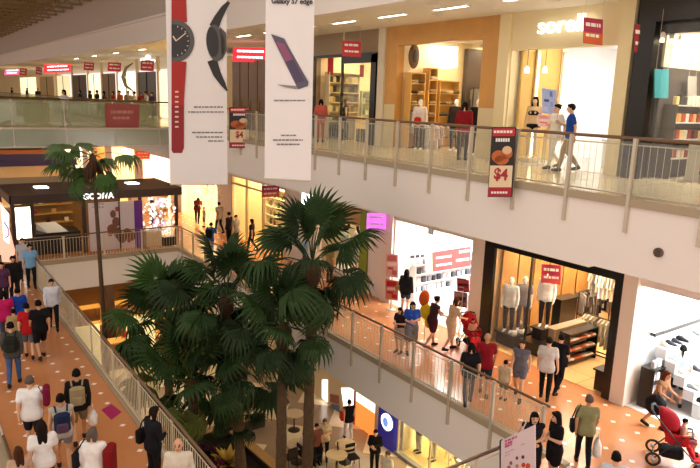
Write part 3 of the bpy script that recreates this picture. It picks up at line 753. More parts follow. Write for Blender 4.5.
P('person in pale blue shirt and dark trousers beside the far corner of the left railing', 29, 244, F2, 182, p='carry', top=('tee', '7fb0dc'), low=('trousers', '17171d'), h=1.68)
P('person in light grey shirt half hidden behind the pale blue shirt', 22, 238, F2, 178, p='stand', top=('tee', 'b8bcc4'), low=('trousers', '30323c'), h=1.68)
P('person in violet top at the left margin below the slanted display', 1, 262, F2, 170, p='stand', top=('tee', '54304e'), low=('trousers', '262228'), h=1.6, fem=1, hair=('hairbob', 'dark'))
P('child in khaki top between the magenta and blue tops on the left walkway', 13, 309, F2, 0, p='stand', top=('tee', 'b09a6c'), low=('bermudas', '5a544c'), h=1.25)
# --- right gallery, middle level
a = P('man in olive green t-shirt and black trousers walking away at lower right', 590, 395, F2, -48, p='walk', top=('tee', '8c8c64'), low=('trousers', '14141a'), h=1.60, hair=('hairshort', 'grey'), skin=1)
handbag(a, 'black shoulder bag of the man in the olive green t-shirt', '121216', side=-1, z=.95, size=(.10, .26, .28))
carrier(a, 'white printed carrier bag held by the man in the olive green t-shirt', h=.42, w_=.30)
a = P('long-haired woman in black with white bag, left of two behind the notice board', 535, 411, F2, 140, h=1.6, p='fold', top=('tank', '1a181c'), low=('longskirt', '18161a'), fem=1, hair=('hairlong', 'black'))
handbag(a, 'white and pink bag on the arm of the woman behind the poster board', 'd8c2c6', side=1, z=1.0, size=(.12, .30, .28))
a = P('long-haired woman in black, right of two behind the notice board', 559, 411, F2, 60, h=1.6, p='fold', top=('tee', '121014'), low=('skirt', '121014'), fem=1, hair=('hairlong', 'black'))
P('short-haired person in pale top cut off by the bottom edge at lower right', 617, 452, F2, -50, h=1.62, top=('tee', 'c8d0d8'), low=('trousers', '33343c'))
P('shaven-headed man in red t-shirt walking behind the middle railing', 488, 333, F2, -50, h=1.70, p='walk', top=('tee', '8c1420'), low=('bermudas', '2c3446'), hair=None, skin=1)
P('person in black top just left of the shaven-headed man in red', 472, 343, F2, -40, h=1.62, p='walkm', top=('tee', '141216'), low=('trousers', '4c3f48'), fem=1, hair=('hairbob', 'black'))
P('small child in beige between the red t-shirt man and the grey top woman', 506, 360, F2, -70, h=1.08, p='stand', top=('tee', 'c4b294'), low=('bermudas', '7c6c58'))
P('woman in grey sleeveless top and shorts outside the clothes shop', 523, 340, F2, 120, h=1.58, p='walk', top=('tank', '68666e'), low=('shorts', '6a6870'), fem=1, hair=('hairlong', 'brown'))
P('man in striped white t-shirt and black trousers outside the clothes shop', 550, 337, F2, -60, h=1.68, p='carry', top=('tee', 'cfcac4'), low=('trousers', '131316'), hair=('hairshort', 'dark'))
P('person in all black beside the striped white t-shirt man', 562, 334, F2, -80, h=1.64, p='walkphone', top=('tee', '121216'), low=('trousers', '141418'), fem=0, hair=('hairshort', 'black'))
x, y = ph(646, 386, F2, 1.45)
lw = person('woman with long auburn hair bending towards the red stroller at lower right', 13.98, 7.0, F2, 178, h=1.5, p='push', top=('tank', '9a7350'), low=('bermudas', '8c8078'), fem=1, hair=('hairlong', 'auburn'), skin=1)
P('woman in pale blue shirt browsing the shoe displays in the white shop', 684, 345, F2, -60, h=1.62, p='carry', top=('tee', 'bcd8ea'), low=('bermudas', '1e2228'), fem=1, hair=('hairtail', 'black'))
person('small child with black hair sitting in the large red stroller at the right edge', 12.98, 5.88, F2 + .27, -150, h=.98, p='sit', top=('tee', 'd8b0a0'), low=('bermudas', '9a5c60'))
a = person('woman with long black hair in black top and shorts before the white shop', 14.1, 16.25, F2, -60, h=1.64, p='stand', top=('jacket', '18181c'), low=('shorts', '2a3550'), fem=1, hair=('hairlong', 'black'))
handbag(a, 'tan bag at the waist of the long-haired woman before the white shop', '8c7648', side=-1, z=1.0, size=(.14, .34, .22))
P('girl with black hair and dark top at the railing left of the blue top woman', 401, 307, F2, 100, h=1.42, p='fold', top=('tee', '2a1c20'), low=('skirt', 'b89c90'), fem=1, hair=('hairbob', 'black'))
P('woman in royal blue top and wide grey skirt behind the right-hand railing', 413, 301, F2, 150, h=1.64, p='fold', top=('tee', '2450b4'), low=('longskirt', '7c7a78'), fem=1, hair=('hairbob', 'dark'))
P('woman in short dark maroon dress facing right beside the yellow stroller', 434, 296, F2, -100, h=1.62, p='push', top=('tank', '42222a'), low=('skirt', '4a1a26'), fem=1, hair=('hairbun', 'dark'))
P('woman in beige dress standing behind the small red stroller', 453, 298, F2, -100, h=1.64, p='push', top=('tee', 'd0b090'), low=('longskirt', 'd4b694'), fem=1, hair=('hairbob', 'brown'), skin=0)
qq = at(472, 350, Z=F2); person('toddler in the small red stroller by the white pillar', qq.x, qq.y + .05, F2 + .25, 160, h=.95, p='sit', top=('tank', 'd09a84'), low=('bermudas', 'b8262c'), hair=('hairshort', 'dark'))
# far part of the right gallery
P('person in dark red at the far end of the middle-level gallery', 197, 192, F2, -30, keep_out=1, h=1.72, p='bend', top=('tee', '6a1c1c'), low=('trousers', '2a1a16'), hair=('hairbob', 'dark'))
P('child in pale top beside the dark red figure at the far end of the gallery', 204, 207, F2, 90, h=1.15, p='stand', top=('tee', 'd8cfc6'), low=('bermudas', '7e6a60'))
a = P('person in blue shirt with black backpack leaning at the far part of the right railing', 210, 222, F2, -40, h=1.66, p='lean', top=('tee', '4668a8'), low=('trousers', '7a7e88'))
backpack(a, 'black backpack on the blue-shirted person at the far railing', '121214', p='lean')
P('person in dark top standing before the yellow-lit glass shop front', 229, 212, F2, 30, h=1.68, p='stand', top=('longshirt', '221c20'), low=('trousers', '1e1c20'))
P('person in dark top by the glass shop front, left of the red sign', 252, 219, F2, 40, h=1.60, p='walk', top=('tee', '26222a'), low=('trousers', '2c2a30'), hair=('hairbob', 'black'))
P('tall person in black trousers far down the gallery among the hanging greenery', 219, 197, F2, 10, keep_out=1, h=1.72, p='walk', top=('tee', '8c8078'), low=('trousers', '141416'))
P('person in pale grey further right behind the dark-topped shopper at the glass front', 236, 215, F2, -160, h=1.62, p='stand', top=('tee', 'a8a094'), low=('trousers', '5a5248'))
P('person in light blue inside the gallery hidden partly by palm leaves', 306, 222, F2, 80, keep_out=1, h=1.62, p='stand', top=('tee', '9cc0dc'), low=('trousers', '4c5866'))
P('person in yellow top under the tall palm crown on the gallery', 331, 222, F2, -80, keep_out=1, h=1.60, p='stand', top=('tee', 'a4905a'), low=('trousers', '3a3632'))
# --- top level, right
P('woman in white dress walking past the lingerie shop on the top level', 564, 104, F3, -85, h=1.67, p='walk', top=('tee', 'efe8dc'), low=('trousers', 'efe6d8'), fem=1, hair=('hairbun', 'dark')) if 0 else person('woman in white outfit beside the man in blue on the top level', 14.2, 10.75, F3, 75, h=1.68, p='walk', top=('tee', 'efe8dc'), low=('trousers', 'efe6d8'), fem=1, hair=('hairbun', 'dark'))
person('man in royal blue polo and khaki trousers holding a phone on the top level', 13.95, 10.12, F3, 40, h=1.70, p='walkphone', top=('tee', '20489c'), low=('trousers', 'a58c66'))
person('person in dark red top browsing at the orange-wood shop on the top level', 13.45, 13.35, F3, -60, h=1.66, p='stand', top=('longshirt', '861420'), low=('trousers', '33262a'), hair=('hairbob', 'dark'))
person('person in black vest with hair down entering the crowded shop on the top level', 14.9, 21.4, F3, -120, h=1.66, p='carry', top=('tank', '16141a'), low=('trousers', '1e1a1e'), fem=1, hair=('hairbob', 'brown'))
person('person in salmon red coat next to the right edge of the phone banner', 13.2, 20.6, F3, -40, h=1.60, p='fold', top=('jacket', 'c05c50'), low=('trousers', 'a84840'), fem=1, hair=('hairbob', 'dark'))
person('person in dark grey coat at the right margin of the top level before the snack shelves', 12.0, 5.9, F3, -90, h=1.62, p='stand', top=('jacket', '3a2420'), low=('trousers', '20181a'), hair=('hairshort', 'black')) if 0 else None
# --- top level, far, along the railing beyond the bridge
cols = ['2a2024', 'd8d0d4', '31282c', '1c1a20', '46302c', 'b8442e', 'c8601e', '2a2630', 'b8aaa0', '8e2a2a', 'c2b8b0', '4a3a50', '1e1c22', '6a4038', '9a8a80', '38302e']
desc = ['near-black', 'white', 'charcoal', 'black', 'brown', 'brick red', 'orange', 'slate', 'beige', 'dark red', 'pale grey', 'plum', 'ink black', 'rust', 'taupe', 'dark brown']
far = [(12, 90), (64, 89), (27, 91), (80, 88), (38, 91), (113, 92), (120, 91), (90, 89), (134, 87), (141, 88), (146, 87), (152, 90), (97, 89), (104, 91), (128, 90)]
for i, (px, py) in enumerate(far):
    if px == 64: q = at(px, py + 3, Y=YB + 1.2); xx, yy = q.x, q.y
    else: q = at(px, py + 3, X=(11.3 + (i % 3) * .35) if px < 140 else 13.6); xx, yy = q.x, q.y
    where = 'standing on the top-level bridge' if px == 64 else 'far off on the top level'
    n_ = ['leftmost but none', ''][0:0]
    near = {12: 'at the left margin', 27: 'left of a dark far doorway', 38: 'below the first red sign', 64: 'behind the greenish glass railing', 80: 'just right of the white-topped figure', 90: 'below the small red banner', 97: 'between two dark-clad shoppers', 104: 'below the bright doorway', 113: 'before the brown shop front', 120: 'above the faded red poster', 128: 'below the curved wall mural', 134: 'left of the black-framed window', 141: 'below the middle red banner', 146: 'under the white shop emblem', 152: 'right of the white shop emblem'}[px]
    person('person in %s top %s, %s' % (desc[i], where, near), xx, yy, F3, [90, 110, -80, 60, 180][i % 5], h=[1.68, 1.62, 1.7, 1.64][i % 4], p=['stand', 'walk', 'fold', 'carry'][i % 4], top=('tee', cols[i]), low=('trousers', '2a2830'), skin=i % 3, hair=(['hairshort', 'hairbob'][i % 2], 'black'))
# --- ground floor
person('person in black top and white trousers with a red bag on the ground floor', 13.45, 18.45, 0, -20, h=1.70, p='walk', top=('tank', '141418'), low=('trousers', 'e4ded4'), hair=('hairshort', 'black'))
a = [o for o in COL.objects if o.get('label', '').startswith('person in black top and white trousers')][0]
handbag(a, 'red shoulder bag of the person in white trousers on the ground floor', 'c0301c', side=-1, z=1.05, size=(.12, .32, .32))
x, y = ph(325, 418, 0, 1.7); person('person in beige shirt and black trousers standing between the ground-floor tables', x, y, 0, 150, h=1.7, p='fold', top=('tee', 'c8b898'), low=('trousers', '181618'), hair=('hairshort', 'grey'))
x, y = ph(317, 424, 0, 1.6); person('slim person in patterned top just left of the beige shirt on the ground floor', x, y, 0, 170, h=1.62, p='stand', top=('tee', '7a4a40'), low=('trousers', '1e1c20'))
x, y = ph(305, 432, 0, 1.3); person('seated person in white shirt by the tall palm trunk on the ground floor', x, y, 0, -90, h=1.7, p='sit', top=('tee', 'ece6da'), low=('trousers', '232026'), hair=('hairshort', 'brown'))
x, y = ph(376, 429, 0, 1.7); person('person in black with folded arms beside the blue column on the ground floor', x, y, 0, 130, h=1.7, p='fold', top=('longshirt', '16161c'), low=('trousers', '16161c'))
x, y = ph(388, 450, 0, 1.7); person('person in cream shirt at the bottom edge under the blue column', x, y, 0, 100, h=1.66, p='stand', top=('tee', 'e0dac8'), low=('trousers', '3a3638'), hair=('hairshort', 'grey'))
for (x, y, lb, tc, pp) in [(15.3, 15.6, 'person in white blouse inside the glass-fronted ground-floor shop', 'eceae6', 'stand'), (15.5, 14.6, 'person in grey top leaning over a table in the ground-floor shop', '8c9098', 'bend'), (15.3, 13.5, 'person in dark grey bending at the right end of the ground-floor shop', '54585c', 'bend'), (15.2, 16.3, 'person in black and white at the left end of the ground-floor shop window', '4c4a48', 'fold')]:
    person(lb, x, y, .012, 60 + x * 90 % 90, h=1.64, p=pp, top=('tee', tc), low=('trousers', 'b8b4ac'))
# ================================================================ SIGNS, BANNERS, KIOSKS
red = mat('sign_red', 'c81e26', .5); redl = mat('led_red', 'd81e2c', .4, emit=1.2); signw = mat('sign_white', 'f4ece4', .5); pinkm = mat('sign_magenta', 'b42a50', .5)
letter = mat('lit_letters', 'ffffff', emit=1.1, emit_col='fffdf6'); letterg = mat('lit_letters_soft', 'ffffff', emit=2.2)
bannerw = mat('banner_cloth', 'e9e4e2', .75); inkg = mat('ink_grey', '8c8684', .7); inkd = mat('ink_dark', '2e2c30', .6)
class Plane:
    """upright sheet through a with horizontal direction d; P(px,py) meets a line of sight with it"""
    def __init__(s, a, b):
        s.a = Vector(a); s.d = (Vector(b) - s.a); s.d.z = 0; s.d.normalize(); s.n = Vector((s.d.y, -s.d.x, 0))
        if s.n.dot(Vector((0, 0, CZ)) - s.a) < 0: s.n = -s.n
    def P(s, px, py, lift=0):
        r = Vector(ray(px, py)); t = (s.a - Vector((0, 0, CZ))).dot(s.n) / r.dot(s.n)
        return Vector((0, 0, CZ)) + r * t + s.n * lift
    def sheet(s, mb, pts, lift, th=.004):
        q = [s.P(x, y, lift) for x, y in pts]; n = len(q); b = [p - s.n * th for p in q]
        mb.add(q + b, [tuple(range(n)), tuple(range(2*n-1, n-1, -1))] + [(i, (i+1) % n, n + (i+1) % n, n + i) for i in range(n)])
def ellp(cx, cy, rx, ry, n=20, rot=0, a0=0, a1=360):
    return [(cx + rx*math.cos(R_(q))*math.cos(rot) - ry*math.sin(R_(q))*math.sin(rot), cy + rx*math.cos(R_(q))*math.sin(rot) + ry*math.sin(R_(q))*math.cos(rot)) for q in [a0 + (a1-a0)*i/n for i in range(n + (a1-a0 < 360))]]
def strip(pts, w0):
    L, Rr = [], []
    for i, (x, y) in enumerate(pts):
        a = pts[max(i-1, 0)]; b = pts[min(i+1, len(pts)-1)]; dx, dy = b[0]-a[0], b[1]-a[1]; l = math.hypot(dx, dy); w_ = w0[i] if isinstance(w0, list) else w0
        L.append((x - dy/l*w_, y + dx/l*w_)); Rr.append((x + dy/l*w_, y - dx/l*w_))
    return L + Rr[::-1]
def wordline(pl, mb, x0, x1, y, h, lift=.006, slope=0, seed=1):
    r = random.Random(seed + int(x0 * 7 + y)); x = x0
    while x < x1 - .8:
        w_ = min(r.uniform(1.5, 5), x1 - x); pl.sheet(mb, [(x, y - h/2 + slope*(x-x0)), (x + w_, y - h/2 + slope*(x+w_-x0)), (x + w_, y + h/2 + slope*(x+w_-x0)), (x, y + h/2 + slope*(x-x0))], lift, .003); x += w_ + .8
def banner(label, z, bl, br, ztop, grp=None):
    a, b = at(*bl, Z=CZ + z), at(*br, Z=CZ + z); pl = Plane(a, b)
    t = thing('hanging_banner', label, 'banner', a)
    N = 16; mb = MB().use(bannerw); vs = []
    d = b - a
    for j, zz in enumerate(np.linspace(0, ztop - z, 12)):
        for i in range(N + 1):
            u = i / N; vs.append(a + d * u + Vector((0, 0, zz)) + pl.n * (.012 * math.sin(u * 9 + j * .4) - .012))
    fs = [(j*(N+1)+i, j*(N+1)+i+1, (j+1)*(N+1)+i+1, (j+1)*(N+1)+i) for j in range(11) for i in range(N)]
    M_ = len(vs); vs2 = [v - pl.n * .006 for v in vs]
    mb.add(vs + vs2, fs + [tuple(M_ + k for k in reversed(f)) for f in fs]); mb.build('banner_sheet', None, t, smooth=True)
    MB().use(steel).tube([a + Vector((0, 0, .0)) , b], .018, 6).build('bottom_rod', None, t)
    MB().use(steel).tube([a + Vector((0, 0, ztop - z)), b + Vector((0, 0, ztop - z))], .025, 6).build('top_rod', None, t)
    for q in (a + d * .08, a + d * .92): MB().use(steel).tube([q + Vector((0, 0, ztop - z)), Vector((q.x, q.y, 19.5))], .006, 4).build('cable', None, t)
    return t, pl
strapred = mat('strap_red', 'a82018', .55); strapdr = mat('strap_dark_red', '8c1018', .5); caseg = mat('watch_case', '5a5654', .35, metal=.5); dial = mat('watch_dial', '262426', .3); straps = mat('strap_stitch', 'e8c8b8', .6); blackst = mat('strap_black', '2a2624', .5)
t, pl = banner('white hanging banner with two wristwatches, left of the two banners', -2.5, (170, 184.6), (227.5, 184.6), 4.2)
mb = MB().use(strapred); pl.sheet(mb, [(171.5, -20), (185.5, -20), (187, 22), (171.5, 24)], .006); mb.build('red_strap_print', None, t)
mb = MB().use(strapred); pl.sheet(mb, [(171.5, 60), (186.5, 62), (184, 100), (184, 105), (171.5, 105)], .006)
mb.use(strapdr); pl.sheet(mb, [(171.5, 105), (184, 105), (184, 148), (182, 153), (173, 153), (171.5, 150)], .006)
mb.use(straps)
for k in range(8): pl.sheet(mb, [(175, 91 + k*5), (178.5, 91 + k*5), (178.5, 92.6 + k*5), (175, 92.6 + k*5)], .011)
mb.build('red_strap_print', None, t)
mb = MB().use(caseg); pl.sheet(mb, ellp(175.5, 41, 19, 21, 16, 0, -90, 90) + [(171.5, 62), (171.5, 20)], .009); mb.use(dial); pl.sheet(mb, ellp(175.5, 41, 14.5, 16.5, 16, 0, -90, 90) + [(171.5, 57.5), (171.5, 24.5)], .013)
mb.use(straps); pl.sheet(mb, strip([(176, 41), (186, 33)], .5), .017); pl.sheet(mb, strip([(176, 41), (173, 36)], .7), .017)
for k in range(-4, 5):
    q = R_(k * 20); pl.sheet(mb, strip([(175.5 + 12*math.cos(q), 41 + 13.5*math.sin(q)), (175.5 + 13.6*math.cos(q), 41 + 15.3*math.sin(q))], .35), .017)
mb.build('large_watch_print', None, t)
mb = MB().use(blackst); pl.sheet(mb, strip([(229, 2), (224, 8), (218, 18), (214, 27)], [1.5, 3, 4, 5]), .006); pl.sheet(mb, strip([(212, 60), (217, 74), (223, 84), (227.2, 91)], [5, 4, 2.6, .6]), .006)
mb.use(caseg); pl.sheet(mb, ellp(215.5, 43, 9.2, 18.5, 24, -.12), .009); pl.sheet(mb, [(220, 27), (226, 33), (227, 50), (222, 60)], .009)
mb.use(dial); pl.sheet(mb, ellp(212.6, 42, 6.2, 15, 24, -.1), .013); mb.build('side_watch_print', None, t)
mb = MB().use(mat('ink_mid', '6c6668', .7)); wordline(pl, mb, 194, 223, 107, 1.2); wordline(pl, mb, 188, 223.5, 112, 1.2); wordline(pl, mb, 192, 223, 132.5, 1.2); wordline(pl, mb, 196, 223.5, 137, 1.2); wordline(pl, mb, 208, 223.5, 141, 1.2)
mb.build('printed_lines', None, t)
t, pl = banner('white hanging banner showing a slim phone, right of the watch banner', -1.75, (264.5, 178.5), (310.5, 181), 3.4)
phn = mat('phone_body', '5c5664', .3, metal=.4); scrm = mat('phone_screen', '8c4a6c', .3); scr2 = mat('phone_screen_dark', '4a3a58', .3)
mb = MB().use(phn); pl.sheet(mb, [(271, 34), (284, 38.5), (308.5, 82), (308, 86), (298, 89.5), (295.5, 84)], .006); mb.use(scr2); pl.sheet(mb, [(275, 40), (284.5, 43.5), (305, 81), (296.5, 83)], .010); mb.use(scrm); pl.sheet(mb, [(276, 41), (284.5, 43.7), (293, 59.5), (285.5, 62)], .013)
mb.use(inkg); pl.sheet(mb, [(277, 84.5), (297, 86), (297, 89.5), (284, 87)], .006); mb.build('phone_print', None, t)
mb = MB().use(mat('ink_mid', '6c6668', .7)); wordline(pl, mb, 274, 305, 100.5, 1.1); wordline(pl, mb, 281, 296, 135.3, 1.1); wordline(pl, mb, 273, 303, 140, 1.3); wordline(pl, mb, 277, 300, 144.3, 1.3); mb.build('printed_lines', None, t)
p0, p1 = pl.P(271, -.5, .01), pl.P(313, 3.5, .01)
text('printed_title', 'Galaxy S7 edge', .142, inkd, t, frame((p0 + p1) / 2, pl.d), .003, bold=.004)
# food posters tied to the top railing
def poster(label, pts, lift=.02):
    """pts: plane and corner pixels x0,x1,y0,y1"""
    pl, x0, x1, y0, y1, lean = pts
    t = thing('food_poster', label, 'poster', pl.P((x0+x1)/2, y1))
    def q(u, v): return (x0 + (x1-x0)*u + lean*v, y0 + (y1-y0)*v)
    def rect(mb, a, b, c, d, l): pl.sheet(mb, [q(a, b), q(c, b), q(c, d), q(a, d)], l)
    mb = MB().use(mat('poster_black', '201814', .5)); pl.sheet(mb, [q(0,0), q(1,0), q(1,1), q(0,1)], lift, .012)
    mb.use(red); rect(mb, .05, .02, .97, .13, lift + .004); mb.use(mat('poster_cream', 'e8cfa8', .6)); rect(mb, .03, .55, .97, .86, lift + .004)
    mb.use(mat('poster_crimson', 'a8182c', .5)); rect(mb, .02, .86, .98, .99, lift + .004); mb.build('poster_sheet', None, t)
    mb = MB().use(mat('fried_chicken', 'c8682c', .6, noise=.3, scale=30))
    for (u, v, a, b) in ((.35, .42, .28, .09), (.68, .38, .26, .08), (.5, .47, .3, .07)): pl.sheet(mb, [q(u + a*math.cos(R_(k*30)), v + b*math.sin(R_(k*30))) for k in range(12)], lift + .007)
    mb.use(mat('batter_highlight', 'e0b890', .6)); pl.sheet(mb, [q(.7 + .2*math.cos(R_(k*30)), .33 + .06*math.sin(R_(k*30))) for k in range(12)], lift + .010); mb.build('food_picture', None, t)
    mb = MB().use(signw)
    for (a, b, v, h) in ((.1, .9, .05, .035), (.2, .8, .16, .05), (.15, .85, .92, .03)):
        n = 6
        for k in range(n):
            u = a + (b-a)*k/n; rect(mb, u, v, u + (b-a)/n*.75, v + h, lift + .008)
    mb.build('lettering', None, t)
    for u in (.05, .95):
        a_ = pl.P(*q(u, 0), lift); MB().use(steel).tube([a_, (EX + .02, a_.y, F3 + 1.09)], .006, 4).build('tie', None, t)
    c = pl.P(*q(.5, .68), lift + .01); sz = (pl.P(*q(0, .55)) - pl.P(*q(0, .84))).length
    text('price', '$4', sz * .75, mat('poster_crimson', 'a8182c', .5), t, frame(c, pl.d if pl.d.dot(Vector((1, -.8, 0))) > 0 else -pl.d), .003, bold=.01)
    return t
poster('tall fried chicken poster tied to the top-level railing, right one nearer the lingerie shop', (Plane((EX - .22, 9, 0), (EX - .12, 8.3, 0)), 492.5, 516.5, 127, 197, -4.5))
poster('tall fried chicken poster between the two hanging banners', (Plane((EX - .5, 23, 0), (EX - .1, 22.3, 0)), 229.5, 250, 107, 148, 0))
# small red hanging sale signs
def hang_sign(label, X, px0, px1, py0, py1, m=red, slope=None, ztop=None, name='sale_sign', Yc=None, dirv=None, extra=None, lines=((.2, .14), (.62, .12)), lm=None):
    if X is not None: c = at((px0+px1)/2, (py0+py1)/2, X=X)
    else: c = at((px0+px1)/2, (py0+py1)/2, Y=Yc)
    d = Vector(dirv or (.45, -.9, 0)).normalized(); pl = Plane(c, c + d)
    t = thing(name, label, 'sign', pl.P((px0+px1)/2, py1)); s = (py1-py0)*.12 if slope is None else slope
    co = [(px0, py0), (px1, py0 + s), (px1 - .5, py1 + s), (px0 - .5, py1)]
    mb = MB().use(m); pl.sheet(mb, co, .0, .02)
    if extra: mb.use(extra); pl.sheet(mb, [(px0, py0 + (py1-py0)*.55), (px1, py0 + (py1-py0)*.55 + s), (px1-.5, py1-.5+s), (px0, py1-.5)], .004)
    mb.build('board', None, t)
    mb = MB().use(lm or signw)
    for (v, h) in lines: wordline(pl, mb, px0 + (px1-px0)*.12, px1 - (px1-px0)*.12, py0 + (py1-py0)*(v + h/2), max(.8, (py1-py0)*h), .009, s/(px1-px0))
    mb.build('lettering', None, t)
    if ztop:
        mb = MB().use(steel)
        for q in (pl.P(px0 + 1, py0 + .5), pl.P(px1 - 1, py0 + s + .5)): mb.tube([q, (q.x, q.y, ztop)], .005, 4)
        mb.build('hanging_wires', None, t)
    elif X is not None and X < WX + .2:
        q = pl.P((px0+px1)/2, py0 + (py1-py0)*.3, -.02); MB().use(steel).tube([q, (WX + .01, q.y, q.z)], .015, 5).build('bracket', None, t)
    return t
sred = mat('sale_red', 'c42430', .5); sor = mat('sale_orange', 'd8601c', .5)
hang_sign('red sale sign hanging above the crowded shop entrance on the top level', 13.6, 342.5, 361, 40.5, 56, sred, 1, CEIL3)
hang_sign('crimson and orange sale sign hanging in front of the lingerie shop name', 13.9, 583.5, 603, 17, 43, pinkm, 2.5, CEIL3, extra=sor)
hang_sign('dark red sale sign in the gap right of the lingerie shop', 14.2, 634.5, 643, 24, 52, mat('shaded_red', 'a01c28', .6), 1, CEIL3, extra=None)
hang_sign('red sale sign hanging before the yellow-lit glass shop front', 13.8, 262, 279.5, 186, 197.5, pinkm, -1, F3 - 1.42, extra=sor)
hang_sign('crimson sale sign hanging inside the clothes shop behind the mannequins', 15.6, 541.5, 561, 264, 283, pinkm, 1.5, F2 + 3.5, extra=mat('sale_coral', 'd04850', .5))
hang_sign('lilac lit sign jutting out beside the white pillar of the middle level', 14.0, 367, 386, 213, 229, mat('lilac_lit', 'd868e0', .4, emit=.9), 0, None, name='shop_sign')
hang_sign('red lit shop sign with white letters seen between the two banners', 14.3, 233, 268, 47, 61.5, redl, 1, None, name='shop_sign', lm=letterg)
hang_sign('lit white screen hanging over the far middle-level gallery', 13.9, 302, 313.5, 191, 207, mat('screen_white', 'ffffff', .4, emit=2.2), 1, F3 - 1.42, name='screen', lines=())
for (a, b, c, d, l) in [(84, 94, 62, 70, 'small red banner above the bright doorway far along the top level'), (108, 121, 62, 71, 'middle red banner beside the curved mural far along the top level'), (141, 154, 60, 70.5, 'red banner in front of the white emblem far along the top level'), (20, 27, 68, 75, 'tiny red banner near the left margin of the top level'), (36, 42, 67, 74, 'small red banner left of the long lit red sign')]:
    hang_sign(l, 13.9, a, b, c, d, red, .8, CEIL3)
hang_sign('long lit red and white shop sign far along the top level', 14.3, 44, 72, 64.5, 73, redl, -1.2, None, name='shop_sign', lm=letterg)
hang_sign('pink lit shop sign near the left margin of the top level', 14.3, 5, 20, 69, 75, mat('led_pink', 'f05080', .4, emit=1.4), -.6, None, name='shop_sign', lm=letterg)
hang_sign('orange-red sign on the far middle level right of the slender palm', 14.0, 136, 150, 151, 159, mat('orange_red', 'd0401c', .5, emit=.4), 0, F3 - 1.42)
# names over the shops
t = thing('shop_sign', 'glowing white name over the cream lingerie shop on the top level', 'sign', (WX - .12, 11.1, F3 + 3.5))
c = at(565.5, 24.5, X=WX - .13); text('letters', 'sorella', .60, letter, t, frame(c, (0, -1, 0)), .03, bold=.004, sx=1.1)
t = thing('shop_sign', 'small dim label on the cream beam at the top right', 'sign', (WX - .02, 9.2, F3 + 3.8)); MB().use(steel).box(WX - .03, WX - .0, 9.05, 9.35, F3 + 3.62, F3 + 3.7).build('plate', None, t)
# --- dark chocolate kiosk on the plaza
KY = 30.3; kb = mat('kiosk_brown', '3a2b24', .35); kroof = mat('kiosk_roof', '54433a', .6); kp = mat('kiosk_purple', '6a2c94', .5)
K = thing('chocolate_kiosk', 'dark brown open kiosk with a flat roof and lit white name on the plaza', 'kiosk', (7.6, KY, F2))
MB().use(kroof).box(3.85, 11.35, KY + .06, KY + 4.2, CZ - 4.62, CZ - 4.52).build('roof', None, K)
m = MB().use(kb).box(3.8, 11.4, KY, KY + .06, CZ - 4.86, CZ - 4.48).box(3.8, 3.86, KY, KY + 4.2, CZ - 4.86, CZ - 4.48).box(11.34, 11.4, KY, KY + 4.2, CZ - 4.86, CZ - 4.48).box(3.86, 11.34, KY + .06, KY + 4.2, CZ - 4.8, CZ - 4.64)
m.build('fascia', None, K)
for (x, y) in ((3.9, KY + .1), (4.66, KY + .1), (6.8, KY + .1), (9.35, KY + .1), (11.2, KY + .3), (3.9, KY + 4), (7.5, KY + 4), (11.2, KY + 4)): MB().use(kb).box(x - .07, x + .07, y - .07, y + .07, F2, CZ - 4.8).build('column', None, K)
text('letters', 'GODIVA', .36, letter, K, frame(at(98.5, 196.3, Y=KY - .02), (1, 0, 0)), .02, bold=.012, sx=.97)
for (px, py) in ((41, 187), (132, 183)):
    q = at(px, py, Z=CZ - 4.5); MB().use(mat('roof_patch_glow', 'ffffff', emit=4)).box(q.x - .28, q.x + .28, q.y - .35, q.y + .35, CZ - 4.52, CZ - 4.49).build('roof_bright_patch', None, K)  # bright patches on the roof, put in as glowing panels
m = MB().use(mat('kiosk_back', '8a6434', .5, noise=.3)).box(4.7, 9.3, KY + 3.2, KY + 3.3, F2, CZ - 4.8); m.build('back_wall', None, K)
for k in range(3): MB().use(mat('gold_trim', 'c89a4c', .35)).box(4.8, 6.9, KY + 2.85, KY + 3.2, F2 + .95 + k * .45, F2 + 1.0 + k * .45).build('shelf', None, K)
MB().use(mat('strip_glow', 'ffffff', emit=14, emit_col='ffe2ae')).box(4.9, 9, KY + 1.8, KY + 1.9, CZ - 4.83, CZ - 4.80).build('strip_light', None, K)
t = thing('light_box', 'glowing white upright panel at the left end of the chocolate kiosk', 'light box', (4.27, KY - .02, F2 + .9))
MB().use(kb).box(3.93, 4.61, KY - .06, KY + .02, F2 + .02, CZ - 4.9).build('frame', None, t); MB().use(mat('lightbox_white', 'ffffff', .4, emit=3.0, emit_col='fffbe8')).box(3.98, 4.56, KY - .08, KY - .06, F2 + .92, CZ - 4.99).build('lit_face', None, t)
MB().use(mat('kiosk_grey_print', '9aa0a0', .5)).box(4.08, 4.42, KY - .084, KY - .08, F2 + 1.55, F2 + 1.60).build('logo_print', None, t)
t = thing('poster_wall', 'tall pale panel printed with chocolates and strawberries beside a purple edge', 'poster', (8.1, KY - .02, F2))
pl = Plane((7, KY - .05, 0), (9, KY - .05, 0))
mb = MB().use(mat('poster_pale', 'd8ccd0', .5)).box(6.97, 9.02, KY - .05, KY + .02, F2 + .05, CZ - 5.0); mb.build('panel', None, t)
mb = MB().use(kp).box(9.02, 9.42, KY - .05, KY + .02, F2 + .05, CZ - 5.0); pl.sheet(mb, ellp(139, 228, 3.5, 24, 20), .008); mb.build('purple_edge', None, t)
mb = MB().use(kb).box(8.3, 8.36, KY - .07, KY - .05, F2 + .05, CZ - 5.0); mb.build('divider', None, t)
mb = MB().use(mat('choc_brown', '8a5a44', .6, noise=.4, scale=20))
